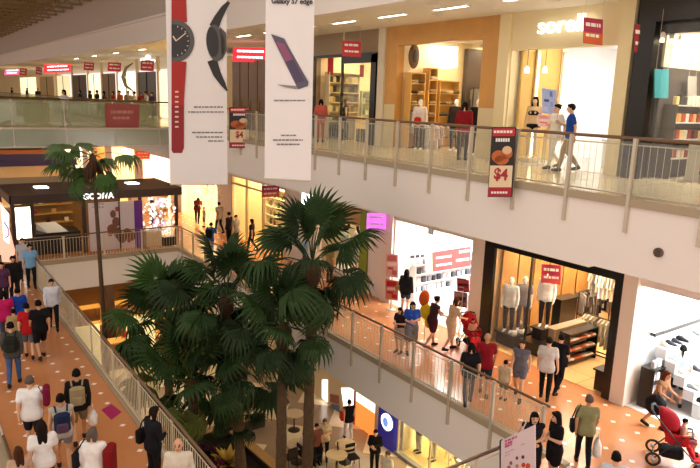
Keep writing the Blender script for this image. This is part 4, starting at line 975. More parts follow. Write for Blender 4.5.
for (x, y, a, b) in ((113, 214, 3, 4), (116, 222, 4, 5), (112, 229, 5, 5), (118, 233, 4, 6), (127, 232, 4, 4), (131, 236, 5, 5), (122, 238, 5, 5)): pl.sheet(mb, ellp(x, y, a, b, 12), .006)
mb.use(mat('choc_red', 'b0503c', .6))
for (x, y) in ((117, 209), (110, 234), (129, 240)): pl.sheet(mb, ellp(x, y, 2.2, 2.6, 10), .01)
mb.build('food_picture', None, t)
mb = MB().use(inkg); wordline(pl, mb, 92, 104, 204, 1, .005); wordline(pl, mb, 92, 104, 207, 1, .005); mb.build('printed_lines', None, t)
t = thing('counter', 'black and white slanted chocolate display counter inside the dark kiosk', 'counter', (5.8, KY + .9, F2))
MB().use(black).box(4.8, 6.7, KY + .5, KY + 1.7, F2, F2 + .95).build('base', None, t)
MB().use(whitew).add([(5.3, KY + .55, F2 + .96), (6.2, KY + .55, F2 + .96), (5.8, KY + 1.4, F2 + 1.3), (5.0, KY + 1.4, F2 + 1.3), (5.0, KY + 1.5, F2 + .96), (6.1, KY + 1.5, F2 + .96)], [(0, 1, 2, 3), (3, 2, 5, 4), (0, 3, 4), (1, 5, 2), (0, 4, 5, 1)]).build('display_top', None, t)
for k in range(7):
    o = MB().use(mat('gift_box_' + '0123'[k % 4], ['c89a4c', '8a2a2c', 'e8d8b8', '4c2c1c'][k % 4], .5)).rbox((4.95 + k * .28, KY + 3.02, F2 + 1.0 + (k % 3) * .45 + .1), (.18, .16, .18), bev=.01).build('gift_box'); tag(o, 'small wrapped box on the golden shelves at the back of the chocolate kiosk', 'box', 'boxes on the kiosk shelves')
# white blossoms beside the kiosk
t = thing('blossom_display', 'bright bunch of white artificial blossoms in a black planter beside the kiosk', 'flower display', (10.2, KY + .2, F2))
MB().use(black).box(10.35, 11.05, KY - .25, KY + .3, F2, F2 + .42).build('planter', None, t); MB().use(beige).box(9.55, 10.3, KY - .1, KY + .5, F2, F2 + .75).build('plinth', None, t)
r = random.Random(4)
for c, nn, mm in (('white_blossom', 110, mat('blossom_white_glow', 'fbf6f4', .6, emit=.7)), ('pink_blossom', 30, mat('blossom_pink_glow', 'f0c0d8', .6, emit=.2))):  # petals glow by themselves to look whiter; brightness put into the material
    mb = MB().use(mm)
    for k in range(nn):
        p = Vector((r.gauss(10.25, .34), r.gauss(KY + .1, .2), F2 + .55 + r.random() * 1.75)); mb.ell(p, (r.uniform(.04, .09),) * 3, 6, 4)
    o = mb.build(c, None, t); o['kind'] = 'stuff'
mb = MB().use(mat('twig', '5c4434', .8))
for k in range(16): mb.tube([(10.3, KY + .1, F2 + .4), (10.3 + r.uniform(-.5, .5), KY + .1 + r.uniform(-.2, .2), F2 + r.uniform(1.4, 2.3))], .008, 4)
mb.build('twigs', None, t)
# slanted lit display at the left margin
t = thing('advert_board', 'tall lit pink and white advertising board at the left margin above the crowd', 'advert board', at(6, 262, Y=29.0))
pl = Plane((1, 29.0, 0), (3, 29.0, 0)); mb = MB().use(mat('ad_pink', 'e8a890', .4, emit=.9)); pl.sheet(mb, [(-6, 198), (3, 204), (15, 250), (15, 262), (-6, 262)], 0, .08)
mb.use(mat('ad_white', 'fff8f0', .4, emit=2)); pl.sheet(mb, [(1, 205), (9, 214), (9, 244), (4, 240)], .01); mb.use(mat('ad_violet', '6c4c98', .4, emit=.4)); pl.sheet(mb, strip([(4, 222), (8, 228), (8, 236), (5, 238)], .8), .02); mb.build('lit_face', None, t)
m = MB().use(dgrey); q = pl.P(14, 262); m.box(q.x, q.x + .06, 28.95, 29.05, F2, q.z + .3); q = pl.P(0, 262); m.box(q.x, q.x + .06, 28.95, 29.05, F2, q.z + .3); m.build('support', None, t)
# kiosks further back on the plaza
def back_kiosk(name, label, x0, x1, y0, y1, zr, rm_, bm_, seed):
    t = thing(name, label, 'kiosk', ((x0+x1)/2, y0, F2)); r = random.Random(seed)
    MB().use(rm_).box(x0, x1, y0, y1, zr - .35, zr).build('roof', None, t)
    for (x, y) in ((x0 + .2, y0 + .2), (x1 - .2, y0 + .2), (x0 + .2, y1 - .2), (x1 - .2, y1 - .2)): MB().use(dgrey).box(x - .08, x + .08, y - .08, y + .08, F2, zr - .35).build('column', None, t)
    MB().use(bm_).box(x0 + .4, x1 - .4, y0 + .5, y0 + 1.2, F2, F2 + 1.05).build('counter', None, t)
    MB().use(MATS['strip_glow']).box(x0 + .5, x1 - .5, y0 + 1, y0 + 1.15, zr - .38, zr - .35).build('strip_light', None, t)
    MB().use(bm_).box(x0 + .4, x1 - .4, y1 - .9, y1 - .8, F2, zr - .5).build('back_panel', None, t)
    for k in range(4): MB().use([red, cream, orangewood, whitew][(k + seed) % 4]).box(x0 + .6 + k * (x1-x0-1.4)/4, x0 + .5 + (k + .8) * (x1-x0-1.4)/4, y0 + .45, y0 + .5, F2 + .2, F2 + .9).build('front_panel', None, t)
    return t
back_kiosk('snack_kiosk', 'far kiosk with a violet blue roof directly below the glass bridge', 3.6, 9.6, 44, 48.5, CZ - 4.35, mat('violet_roof', '4a4078', .5), beige, 1)
back_kiosk('snack_kiosk', 'cream low kiosk between the violet roof and the chocolate kiosk', 4.0, 8.6, 37.5, 40.5, CZ - 4.95, mat('cream_roof', 'b8a888', .5), cream, 2)
back_kiosk('snack_kiosk', 'dark-roofed kiosk far back on the plaza, behind the violet roof', 5.0, 11.0, 54, 58, CZ - 4.2, mat('dark_roof', '3a3028', .5), mat('kiosk_orange', 'b8702c', .5), 3)
# ================================================================ GOODS
def inst(name, me, loc, rz=0, label=None, cat=None, group=None, m=None, s=None, rot=None):
    o = bpy.data.objects.new(name, me); COL.objects.link(o); o.location = loc; o.rotation_euler = rot or (0, 0, rz)
    if s: o.scale = s if isinstance(s, tuple) else (s, s, s)
    if m: o.material_slots[0].link = 'OBJECT'; o.material_slots[0].material = m
    return tag(o, label, cat, group)
def gm():   # a garment on a hanger, hanging along X, seen side on
    mb = MB()
    prof = [(-.21, .0), (-.20, -.12), (-.24, -.34), (-.18, -.37), (-.165, -.2), (-.165, -.66), (.165, -.66), (.165, -.2), (.18, -.37), (.24, -.34), (.20, -.12), (.21, 0), (.07, .07), (-.07, .07)]
    mb.prism(prof, -.025, .025, 'Y'); return mb.mesh('garment', m=whitew)
GM = gm()
def fold(): return MB().rbox((0, 0, .045), (.26, .3, .09), bev=.03).mesh('folded', m=whitew)
FM = fold()
def shoe_me():
    mb = MB(); s = []
    for (y, a, z0, z1) in ((-.13, .03, 0, .07), (-.09, .042, 0, .10), (-.02, .042, 0, .085), (.05, .045, 0, .055), (.11, .045, 0, .04), (.145, .02, 0, .02)):
        s.append([(-a, y, z0), (a, y, z0), (a * .75, y, z1), (-a * .75, y, z1)])
    mb.add([p for q in s for p in q], [(0, 3, 2, 1), (20, 21, 22, 23)] + [(i*4+k, i*4+(k+1) % 4, i*4+4+(k+1) % 4, i*4+4+k) for i in range(5) for k in range(4)])
    return mb.mesh('shoe', m=whitew, smooth=True)
SM = shoe_me()
JM = MB().lathe((0, 0, 0), [(.045, 0), (.05, .02), (.05, .12), (.035, .15), (.035, .18), (.02, .185)], 10).mesh('jar', m=whitew, smooth=True)
BM_ = MB().rbox((0, 0, .1), (.16, .10, .2), bev=.015).mesh('pack', m=whitew)
def rack(label, p0, p1, h, n, cols, gl_, group, seed=0, frame_m=dgrey, level=None):
    p0, p1 = Vector(p0), Vector(p1); t = thing('clothes_rack', label, 'clothes rack', p0); d = p1 - p0; u = d.normalized(); a = math.atan2(u.y, u.x)
    mb = MB().use(frame_m).tube([p0, p0 + Vector((0, 0, h))], .02, 6).tube([p1, p1 + Vector((0, 0, h))], .02, 6); mb.build('upright', None, t)
    MB().use(frame_m).tube([p0 + Vector((0, 0, h)), p1 + Vector((0, 0, h))], .018, 6).build('hanging_rail', None, t)
    MB().use(frame_m).tube([p0 + Vector((0, 0, .03)), p1 + Vector((0, 0, .03))], .02, 6).build('base_bar', None, t)
    r = random.Random(seed)
    for k in range(n):
        q = p0 + d * ((k + .7) / (n + .4)) + Vector((0, 0, h - .1))
        inst('garment', GM, q, a + PI / 2 + r.uniform(-.12, .12), gl_, 'garment', group, cloth(r.choice(cols)), (1, 1, r.uniform(.85, 1.25)))
def shelves(name, label, cat, x0, x1, y0, y1, z0, lv, m, back=True, th=.03, sidem=None):
    """open shelf unit; lv = heights of the boards"""
    t = thing(name, label, cat, ((x0+x1)/2, (y0+y1)/2, z0))
    for z in lv: MB().use(m).box(x0, x1, y0, y1, z0 + z - th, z0 + z).build('shelf', None, t)
    top = z0 + lv[-1]
    if x1 - x0 < y1 - y0: MB().use(sidem or m).box(x0, x1, y0 - .03, y0, z0, top).build('side_panel', None, t); MB().use(sidem or m).box(x0, x1, y1, y1 + .03, z0, top).build('side_panel', None, t)
    else: MB().use(sidem or m).box(x0 - .03, x0, y0, y1, z0, top).build('side_panel', None, t); MB().use(sidem or m).box(x1, x1 + .03, y0, y1, z0, top).build('side_panel', None, t)
    if back:
        if x1 - x0 < y1 - y0: MB().use(sidem or m).box(x1, x1 + .02, y0, y1, z0, top).build('back_panel', None, t)
        else: MB().use(sidem or m).box(x0, x1, y1, y1 + .02, z0, top).build('back_panel', None, t)
    return t
def fill(me, name, label, cat, group, x0, x1, y0, y1, zs, n, cols, seed, s=1.0, js=.1, rz=0):
    r = random.Random(seed); L = max(x1-x0, y1-y0); alongx = (x1-x0) > (y1-y0)
    for z in zs:
        for k in range(n):
            u = (k + .5) / n
            x, y = (x0 + (x1-x0)*u, (y0+y1)/2) if alongx else ((x0+x1)/2, y0 + (y1-y0)*u)
            ss = s * r.uniform(1 - js, 1 + js)
            inst(name, me, (x, y, z + .001), rz + r.uniform(-.1, .1), label, cat, group, cloth(r.choice(cols)), ss)
def table(name, label, cat, x0, x1, y0, y1, z0, h, m, solid=True):
    t = thing(name, label, cat, ((x0+x1)/2, (y0+y1)/2, z0))
    MB().use(m).box(x0, x1, y0, y1, z0 + h - .05, z0 + h).build('top', None, t)
    if solid: MB().use(m).box(x0 + .05, x1 - .05, y0 + .05, y1 - .05, z0, z0 + h - .05).build('body', None, t)
    else:
        for x in (x0 + .06, x1 - .06):
            for y in (y0 + .06, y1 - .06): MB().use(m).box(x - .03, x + .03, y - .03, y + .03, z0, z0 + h - .05).build('leg', None, t)
    return t
S0 = WX + .3
# ---------- clothes shop with mannequins (middle level, y 8.42-12.95)
m = MB().use(black); z1 = F2 + 3.15
m.box(WX - .12, WX - .005, 12.6, 12.99, F2, z1); m.box(WX - .12, WX - .005, 8.43, 8.65, F2, z1); m.box(WX - .12, WX - .005, 8.43, 12.99, z1, z1 + .25)
t = thing('storefront', 'black frame around the opening of the middle-level clothes shop', 'shop front', (WX, 10.7, F2)); m.build('frame', None, t)
MB().use(gl).box(WX + .05, WX + .07, 11.35, 12.6, F2 + .05, z1 - .05).build('glass_pane', None, t)
MB().use(dgrey).box(WX + .03, WX + .09, 11.32, 11.36, F2, z1).build('mullion', None, t)
tan = mat('plank_tan', 'b88444', .5, noise=.6, scale=1.2)
for k in range(7):
    y = 12.85; struct('trim_20', bx(S0 + .3 + k*.78, S0 + .98 + k*.78, y, y + .05, F2, F2 + 3.3), tan)
for (x0, x1, y0, y1, h, lb) in ((14.85, 16.0, 12.0, 12.8, .42, 'front black plinth under two white-shirted mannequins'), (15.0, 16.2, 11.2, 11.95, .38, 'second black plinth with a mannequin, just right of the first')):
    table('display_plinth', lb, 'plinth', x0, x1, y0, y1, F2, h, black)
def manq(label, x, y, z, face, top, low, h=1.78, hair=None, p='stand', fem=0, white=whitew):
    return person(label, x, y, z, face, p=p, top=top, low=low, shoe=None, hair=hair, h=h, fem=fem, cat='mannequin', name='mannequin', white=white)
manq('mannequin in white shirt with black bag, leftmost in the clothes shop window', 15.05, 12.45, F2 + .42, 110, ('longshirt', 'f6f4f2'), ('trousers', '26262c'))
manq('mannequin in grey patterned top, second from the left in the clothes shop window', 15.5, 12.3, F2 + .42, 120, ('tee', '8a8488'), ('trousers', '4a4c54'))
manq('mannequin in white shirt and dark jeans, right one on the second black plinth', 15.65, 11.6, F2 + .75, 115, ('longshirt', 'f4f2ee'), ('trousers', '2c2e38'))
table('display_plinth', 'raised grey block carrying the rightmost white-shirted mannequin', 'plinth', 15.35, 15.95, 11.4, 11.85, F2 + .38, .37, dgrey)
table('display_counter', 'tall black cabinet right of the mannequins in the clothes shop', 'cabinet', 16.3, 17.2, 11.5, 11.9, F2, 1.5, black)
for (x, y, s) in ((14.95, 12.1, .7), (15.25, 12.1, .6), (15.8, 12.12, .6), (15.9, 12.7, .6)):
    inst('handbag', MB().rbox((0, 0, .12), (.26, .14, .22), bev=.05).mesh('handbag', m=whitew), (x, y, F2 + .43), x * 9, 'small pale accessory laid at the feet of the shop-window mannequins', 'accessory', 'accessories on the plinths', cloth('e8e4e0'), s)
dk = ['26262a', '3a3a40', '1c1c20', '6c6058', '8c8478']; lt = ['f0ece4', 'd8ccb8', 'c8b89c', 'a89880', 'e8e4dc']
rack('wall rack of dark shirts at the back of the clothes shop', (19.6, 9.0, F2), (19.6, 12.3, F2), 1.7, 20, dk + lt, 'shirt hanging on the rear rack of the clothes shop', 'shirts on the rear rack of the clothes shop', 1)
rack('rack of pale shirts above the rear rack of the clothes shop', (20.2, 9.0, F2 + 1.3), (20.2, 12.6, F2 + 1.3), 1.5, 20, lt, 'pale shirt hanging high at the back of the clothes shop', 'pale shirts high at the back', 2)
rack('black rack of hanging shirts right of the black cabinet in the clothes shop', (17.3, 11.6, F2), (19.1, 11.6, F2), 1.6, 13, dk, 'dark shirt on the middle rack of the clothes shop', 'dark shirts on the middle rack', 3)
rack('tall black-framed rack of pale coats at the right side of the clothes shop', (17.0, 9.9, F2), (17.0, 11.1, F2), 2.6, 9, lt + ['8c8478'], 'pale coat hanging on the tall rack at the right side of the clothes shop', 'pale coats on the tall rack', 4, black)
rack('lower black rack of grey skirts under the tall rack of pale coats', (16.75, 9.9, F2), (16.75, 11.0, F2), 1.2, 8, ['b0a48c', '6c6860'], 'grey skirt on the low rack at the right side of the clothes shop', 'grey skirts on the low rack', 5, black)
t = shelves('display_case', 'low black stepped display case with rows of small white goods in the clothes shop', 'display case', 15.2, 16.5, 10.3, 10.65, F2, [.15, .45, .75, 1.0], black, back=False)
fill(FM, 'folded_shirt', 'small pale folded item in a row of the low black display case', 'folded shirt', 'folded items in the black display case', 15.25, 16.45, 10.25, 10.55, [F2 + .15, F2 + .45, F2 + .75], 9, ['f0ece6', 'e8b8a0', 'd8d4d0', 'c86848'], 3, .55)
table('display_counter', 'glass-topped brown counter behind the low black display case', 'counter', 15.0, 16.5, 10.7, 11.0, F2, 1.05, mat('counter_grey', '8c7c64', .3))
table('display_counter', 'small dark box display at the right edge of the clothes shop opening', 'cabinet', 14.55, 15.0, 8.66, 9.1, F2, .6, black)
# ---------- white shoe shop (y 1.5-7.7)
struct('trim_22', bx(WX - .12, WX + .55, 8.04, 8.42, F2, F3 - 1.42), mat('pier_cream', 'e6d8c8', .5))
t = thing('light_box', 'huge glowing white panel high on the side wall of the shoe shop', 'light box', (17, 7.95, F2 + 1.9))
MB().use(mat('panel_white_glow', 'ffffff', .4, emit=1.6)).box(15.1, 19.6, 7.9, 8.0, F2 + 1.85, F2 + 3.3).build('lit_face', None, t); MB().use(dgrey).box(15.1, 19.6, 7.86, 8.0, F2 + 1.76, F2 + 1.85).build('lower_edge', None, t)
sh = ['f4f2f0', 'c8ccd0', '8c9094', '1c1c20', 'd8c8b8', 'a8b8c0', '3c3c44', 'e0d8d0']
t = thing('shoe_display', 'stepped white wall display of shoes under the glowing panel of the shoe shop', 'shoe display', (17.2, 7.4, F2))
steel2 = mat('display_grey', 'c4c8ca', .4)
for i in range(5):
    y0, z = 6.55 + i * .27, .38 + i * .27
    MB().use(steel2).box(15.3, 19.5, y0, y0 + .27, F2 + (0 if i == 0 else z - .27), F2 + z).build('step', None, t)
    fill(SM, 'shoe', 'shoe on the stepped wall display under the glowing panel', 'shoe', 'shoes on the stepped display', 15.35, 19.4, y0 + .02, y0 + .25, [F2 + z], 15, sh, 50 + i, 1.1, rz=PI)
shelves('shelf_unit', 'black shelf unit of pale goods beside the white pier in the shoe shop', 'shelf', 14.75, 15.2, 7.55, 7.9, F2, [.35, .7, 1.05], black)
fill(BM_, 'boxed_item', 'pale box on the black shelf unit beside the white pier', 'box', 'boxes on the black shelf unit', 14.78, 15.18, 7.5, 7.85, [F2 + .35, F2 + .7, F2 + 1.05], 2, ['e8e8e8', 'b0b4b8', 'd8d8dc'], 5)
k = 0
for (x, y, w_, d_, h) in ((15.4, 5.2, 1.5, .8, .55), (17.4, 5.3, 1.6, .8, .6), (15.3, 3.9, 1.4, .9, .5), (17.3, 3.8, 1.6, .9, .55), (15.9, 2.6, 1.8, .8, .5)):
    nm = ['nearest the white pier', 'in the middle behind the browsing woman', 'in front beside the red stroller', 'deep inside at the right', 'at the right edge of the picture'][k]; k += 1
    table('shoe_table', 'low white shoe table in the bright shop, ' + nm, 'table', x - w_/2, x + w_/2, y - d_/2, y + d_/2, F2, h, mat('table_white', 'f2f0ee', .3))
    for j in (-.22, .22): fill(SM, 'shoe', 'shoe set out on a low white table of the bright shop', 'shoe', 'shoes on the low tables', x - w_/2 + .05, x + w_/2 - .05, y + j - .1, y + j + .1, [F2 + h], 9, sh, 11 + k, 1.1, rz=.4)
# ---------- white shop with red banner (y 13.55-17.4)
t = thing('sale_banner', 'wide red sale banner with white lettering in the window of the glaring white shop', 'banner', at(452, 270, Y=16.6))
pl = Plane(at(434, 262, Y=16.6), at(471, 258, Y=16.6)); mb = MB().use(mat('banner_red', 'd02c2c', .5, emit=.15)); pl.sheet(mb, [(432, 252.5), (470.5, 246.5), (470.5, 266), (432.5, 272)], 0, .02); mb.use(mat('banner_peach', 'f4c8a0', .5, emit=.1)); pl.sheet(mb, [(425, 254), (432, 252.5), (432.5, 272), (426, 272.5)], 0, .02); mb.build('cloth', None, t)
mb = MB().use(signw); wordline(pl, mb, 436, 452, 258, 2, .01, -.14); wordline(pl, mb, 459, 469, 252, 2.4, .01, -.14); wordline(pl, mb, 436, 452, 265.5, 2, .01, -.14); wordline(pl, mb, 456, 469, 260.5, 2.4, .01, -.14); mb.build('lettering', None, t)
t = thing('wall_sign', 'black small lettering left of the red banner on the white shop wall', 'sign', at(417, 258, Y=17.2)); pl = Plane(at(410, 256, Y=17.2), at(424, 256, Y=17.2)); mb = MB().use(inkd); wordline(pl, mb, 410, 424, 257, 3, .01, -.1, 3); mb.use(mat('mint_print', '9cd0b0', .5)); wordline(pl, mb, 400, 426, 266, 4, .01, -.1, 5); mb.build('lettering', None, t)
struct('trim_23', bx(15.2, 19.2, 16.2, 16.5, F2 + 2.75, F2 + 2.95), mat('soffit_grey', '8c9494', .5))
lev = [.4, .75, 1.1, 1.45]
shelves('display_shelf', 'white wall shelf of small goods at the back of the glaring white shop', 'shelf', 15.2, 19.2, 17.0, 17.3, F2, lev, whitew)
fill(BM_, 'boxed_item', 'small pale box on the back shelf of the glaring white shop', 'box', 'boxes on the back shelf of the white shop', 15.3, 19.1, 16.95, 17.25, [F2 + v for v in lev], 15, ['e8e8ec', 'b8c4cc', '9098a8', 'd8dce0', '50545c'], 9)
table('display_table', 'white display table behind the dark maroon dress in the white shop', 'table', 15.9, 17.2, 13.8, 15.2, F2, .8, whitew); fill(BM_, 'boxed_item', 'small box on the display table of the white shop', 'box', 'boxes on the display table of the white shop', 16, 17.1, 14.2, 14.8, [F2 + .8], 7, ['d8dce0', '707884', 'f0f0f4'], 3)
def stand_poster(label, px0, px1, py0, py1, X, F, cols, rows, foot=True):
    c = at((px0+px1)/2, (py0+py1)/2, X=X); pl = Plane(c, c + Vector((.6, -.8, 0)))
    b = pl.P((px0+px1)/2, py1); t = thing('poster_stand', label, 'poster stand', (b.x, b.y, F))
    mb = MB().use(cloth(cols[0])); s = (px1-px0)*.0; pl.sheet(mb, [(px0, py0), (px1, py0 + 2), (px1, py1 + 2), (px0, py1)], 0, .02); mb.build('board', None, t)
    mb = MB()
    for k, (u0, u1, v0, v1) in enumerate(rows):
        mb.use(cloth(cols[1 + k % (len(cols)-1)])); pl.sheet(mb, [(px0+(px1-px0)*u0, py0+(py1-py0)*v0+1), (px0+(px1-px0)*u1, py0+(py1-py0)*v0+1.5), (px0+(px1-px0)*u1, py0+(py1-py0)*v1+1.5), (px0+(px1-px0)*u0, py0+(py1-py0)*v1+1)], .006)
    mb.build('picture', None, t)
    if foot: MB().use(steel).tube([(b.x, b.y, F + .01), (b.x, b.y, b.z + .02)], .015, 6).lathe((b.x, b.y, F), [(.16, 0), (.16, .02), (.03, .04)], 12).build('stand', None, t)
    return t
rr_ = [(.1, .9, .05, .3), (.1, .9, .36, .5), (.15, .6, .56, .66), (.5, .9, .7, .9)]
stand_poster('upper pale pink poster on the white pillar left of the glaring shop', 386, 398, 253, 276, 14.0, F2, ['d8a8a0', 'c86860', 'e8d0c0', 'b84848'], rr_)
stand_poster('lower red poster on the white pillar left of the glaring shop', 385.5, 398, 279, 299, 14.0, F2, ['c87068', 'b02828', 'e8c0b0', 'a03030'], rr_)
stand_poster('upper dark red poster hung on the right of the glaring white shop', 457, 469, 278, 291, 14.1, F2, ['8c3038', 'b84848', '4c2028', 'c89088'], rr_)
stand_poster('lower dark photo poster on a stand beside the beige-dressed woman', 454, 467, 291, 306, 14.1, F2, ['6c4c50', 'a87870', '3c3038', 'c8a8a0'], rr_)
# white pillars on the middle level
struct('trim_24', bx(WX - .1, WX + .35, 13.0, 13.52, F2, F3 - 1.42), MATS['pier_cream']); struct('trim_25', bx(WX - .1, WX + .35, 17.45, 18.0, F2, F3 - 1.42), MATS['pier_cream'])
# ---------- olive shop with mannequins (18.95-22.7)
struct('trim_26', bx(WX + .0, WX + .3, 19.0, 22.7, F2 + 2.5, F2 + 3.2), mat('wood_lintel', 'c89c64', .5, noise=.3)); struct('trim_27', bx(WX - .03, WX + .2, 19.0, 19.5, F2, F2 + 3.2), mat('lime_post', '8c9a30', .5))
table('display_plinth', 'pale plinth under the white mannequins left of the lilac sign', 'plinth', 14.85, 15.6, 19.8, 22.2, F2, .3, ceilm)
manq('mannequin with grey coat nearest the lilac sign in the olive shop window', 15.2, 20.0, F2 + .3, 110, ('jacket', '4c5058'), ('trousers', '3a3c44'))
manq('white mannequin in pale dress in the middle of the olive shop window', 15.2, 20.8, F2 + .3, 100, ('tank', 'c8ccc0'), ('longskirt', 'c0c8b8'), fem=1)
manq('white mannequin in pale green top, left in the olive shop window', 15.2, 21.6, F2 + .3, 100, ('tee', 'b8c4b0'), ('longskirt', 'a8b4a0'), fem=1)
for k in range(3): inst('wreath', MB().tube([(0, .2*math.cos(R_(q)), .2*math.sin(R_(q))) for q in range(0, 360, 24)], .06, 6, closed=True).mesh('wreath', m=whitew), (14.75, 21.9 - k * 1.0, F2 + 2.35), 0, 'dark round wreath hanging over the window mannequins of the olive shop', 'wreath', 'wreaths in the olive shop', cloth('3c2a20'))
# ---------- yellow glass front (25.4-31.2)
t = thing('storefront', 'full-height glass front of the yellow-lit shop on the middle level', 'shop front', (WX, 28.3, F2))
for a, b in ((25.45, 27.6), (27.68, 29.4), (29.48, 31.15)): MB().use(gl).box(WX + .05, WX + .07, a, b, F2 + .05, F2 + 3.1).build('glass_pane', None, t)
for y in (25.42, 27.64, 29.44, 31.18): MB().use(mat('mullion_tan', 'b09868', .5)).box(WX, WX + .12, y - .04, y + .04, F2, F2 + 3.15).build('mullion', None, t)
MB().use(MATS['mullion_tan']).box(WX, WX + .12, 25.4, 31.2, F2 + 2.75, F2 + 2.83).build('transom', None, t)
lev = [.5, 1.0, 1.5, 2.0, 2.5]
shelves('display_shelf', 'pale shelf with small objects behind the yellow-lit glass front', 'shelf', 16.4, 16.8, 25.6, 31.0, F2, lev, mat('shelf_ivory', 'f0e4c0', .5))
fill(JM, 'ornament', 'small ornament on the shelves behind the yellow-lit glass front', 'ornament', 'ornaments behind the yellow-lit glass', 16.4, 16.75, 25.7, 30.9, [F2 + v for v in lev[:-1]], 12, ['8c8048', 'b8a870', '6c7c50', 'e8e0c8', 'a05c38'], 4, 1.5)
# greenery and screens far down the gallery
gr = thing('hanging_greenery', 'artificial greenery hanging from the ceiling far down the middle-level gallery', 'greenery', (13.8, 31.8, F2 + 1.9)); r = random.Random(9); mb = MB().use(mat('pale_green_leaf', '8c9a68', .6))
for k in range(260):
    p = Vector((13.6 + r.gauss(0, .35), 32.0 + r.gauss(0, .5), F2 + 2.9 - abs(r.gauss(0, .6)))); a = r.uniform(0, 6); d = Vector((math.cos(a), math.sin(a), -.6)) * .1; e = Vector((-math.sin(a), math.cos(a), 0)) * .035
    mb.add([p, p + d * .5 + e, p + d, p + d * .5 - e], [(0, 1, 2, 3)])
o = mb.build('leaves', None, gr); o['kind'] = 'stuff'; mb = MB().use(dgrey)
for k in range(6): mb.tube([(13.3 + k * .13, 31.8 + (k % 3) * .2, F3 - 1.42), (13.3 + k * .13, 31.8 + (k % 3) * .2, F2 + 2.2)], .008, 4)
mb.build('stems', None, gr)
table('display_counter', 'low pale wall counter at the far end of the middle-level gallery', 'counter', 11.6, 14.0, 39.5, 40.3, F2, 1.0, mat('counter_cream', 'e0c898', .5))
# ---------- top level: menswear (13.8-17.75)
mm = mat('shelf_light_wood', 'd8a858', .5)
lev = [.35, .75, 1.15, 1.55, 1.95, 2.4, 2.8]
for (x0, x1, nm, lv, key) in ((14.78, 15.38, 'left wooden shelf bay with shirts hanging below in the orange-wood shop', [1.55, 1.9, 2.25, 2.6], 'left'), (15.6, 15.95, 'narrow wooden shelf bay right of the left bay in the orange-wood shop', lev, 'narrow'), (16.15, 17.05, 'wide wooden shelf bay under the bright screen in the orange-wood shop', lev[:6], 'wide')):
    shelves('wall_shelf', nm, 'shelf', x0, x1, 17.3, 17.65, F3, lv, mm)
    fill(FM, 'folded_jumper', 'folded jumper on the %s shelf bay of the orange-wood shop' % key, 'folded jumper', 'folded jumpers, %s bay' % key, x0, x1, 17.25, 17.6, [F3 + v for v in lv[:-1]], {'left': 2, 'narrow': 1, 'wide': 3}[key], ['5c4a38', '8c7454', '3a3028', 'a89070'] if key != 'narrow' else ['c8b898', '9c8464'], 6, 1.0 if key == 'left' else 1.15)
rack('rack of white and striped shirts under the left shelf bay of the orange-wood shop', (14.85, 17.4, F3), (15.55, 17.4, F3), 1.3, 8, ['f0ece8', 'd8ccc8', 'c8b0b0', 'e8e0dc'], 'white or striped shirt on the left rack of the orange-wood shop', 'shirts on the left rack of the orange-wood shop', 7)
rack('lower rack of pink and white shirts in the orange-wood shop', (15.2, 17.0, F3), (16.0, 17.0, F3), .85, 7, ['e8d0cc', 'f0ece8', 'c8a0a0'], 'pink or white shirt on the lower rack of the orange-wood shop', 'pink and white shirts on the lower rack', 17)
struct('wall_side', bx(17.6, 19.6, 17.5, 17.7, F3, F3 + 3.6), mat('men_dark_wall', '4a3e34', .6))
rack('rack of grey coats against the dark wall of the orange-wood shop', (17.75, 17.25, F3), (18.6, 17.25, F3), 2.2, 9, ['6c645a', '8c8478', '4c463e'], 'grey coat on the right rack of the orange-wood shop', 'grey coats on the right rack', 8)
manq('mannequin in white shirt with a red bag, left in the orange-wood shop front', 14.75, 16.75, F3, 115, ('longshirt', 'e8e0d8'), ('trousers', '4c3c34'), h=1.72)
manq('mannequin in dark coat over pale shirt in the middle of the orange-wood shop', 15.6, 15.9, F3, 110, ('jacket', '3a302c'), ('trousers', '2c2624'), h=1.75, hair=None)
manq('mannequin in black vest and white shirt, right in the orange-wood shop front', 14.95, 14.25, F3, 120, ('tank', '1e1c1e'), ('trousers', '2a2628'), h=1.78)
inst('handbag', MB().rbox((0, 0, .14), (.34, .16, .26), bev=.05).mesh('handbag', m=whitew), (14.52, 16.6, F3 + .85), 1.2, 'red bag held by the left mannequin of the orange-wood shop', 'bag', None, cloth('c02820'))
table('display_table', 'low white display table with small goods in the orange-wood shop', 'table', 15.5, 16.6, 14.3, 15.4, F3, .85, whitew)
fill(FM, 'folded_shirt', 'small folded item on the low white table of the orange-wood shop', 'folded shirt', 'folded items on the low white table', 15.7, 16.4, 14.35, 15.35, [F3 + .85], 7, ['8c6c50', 'c8a888', '5c3c30', 'e0d4c4'], 5, .6)
t = thing('wall_ornament', 'large dark woven ornament high in the left bay of the orange-wood shop', 'wall ornament', (15.3, 17.55, F3 + 2.75)); MB().use(mat('woven_brown', '6c4c28', .7, noise=.6, scale=30)).ell((14.98, 17.5, F3 + 3.15), (.24, .08, .42), 16, 10).build('woven_body', None, t); MB().use(dgrey).ell((14.98, 17.42, F3 + 3.15), (.11, .03, .22), 12, 8).build('centre', None, t)
t = thing('screen', 'bright bluish-white picture screen high in the orange-wood shop', 'screen', at(445, 66, Y=17.1)); pl = Plane(at(434, 60, Y=17.1), at(458, 60, Y=17.1)); mb = MB().use(mat('screen_cool', 'f4f8ff', .4, emit=1.6)); pl.sheet(mb, [(436, 46), (458, 47), (457, 67), (445, 69), (435, 66)], 0, .06); mb.build('lit_face', None, t)
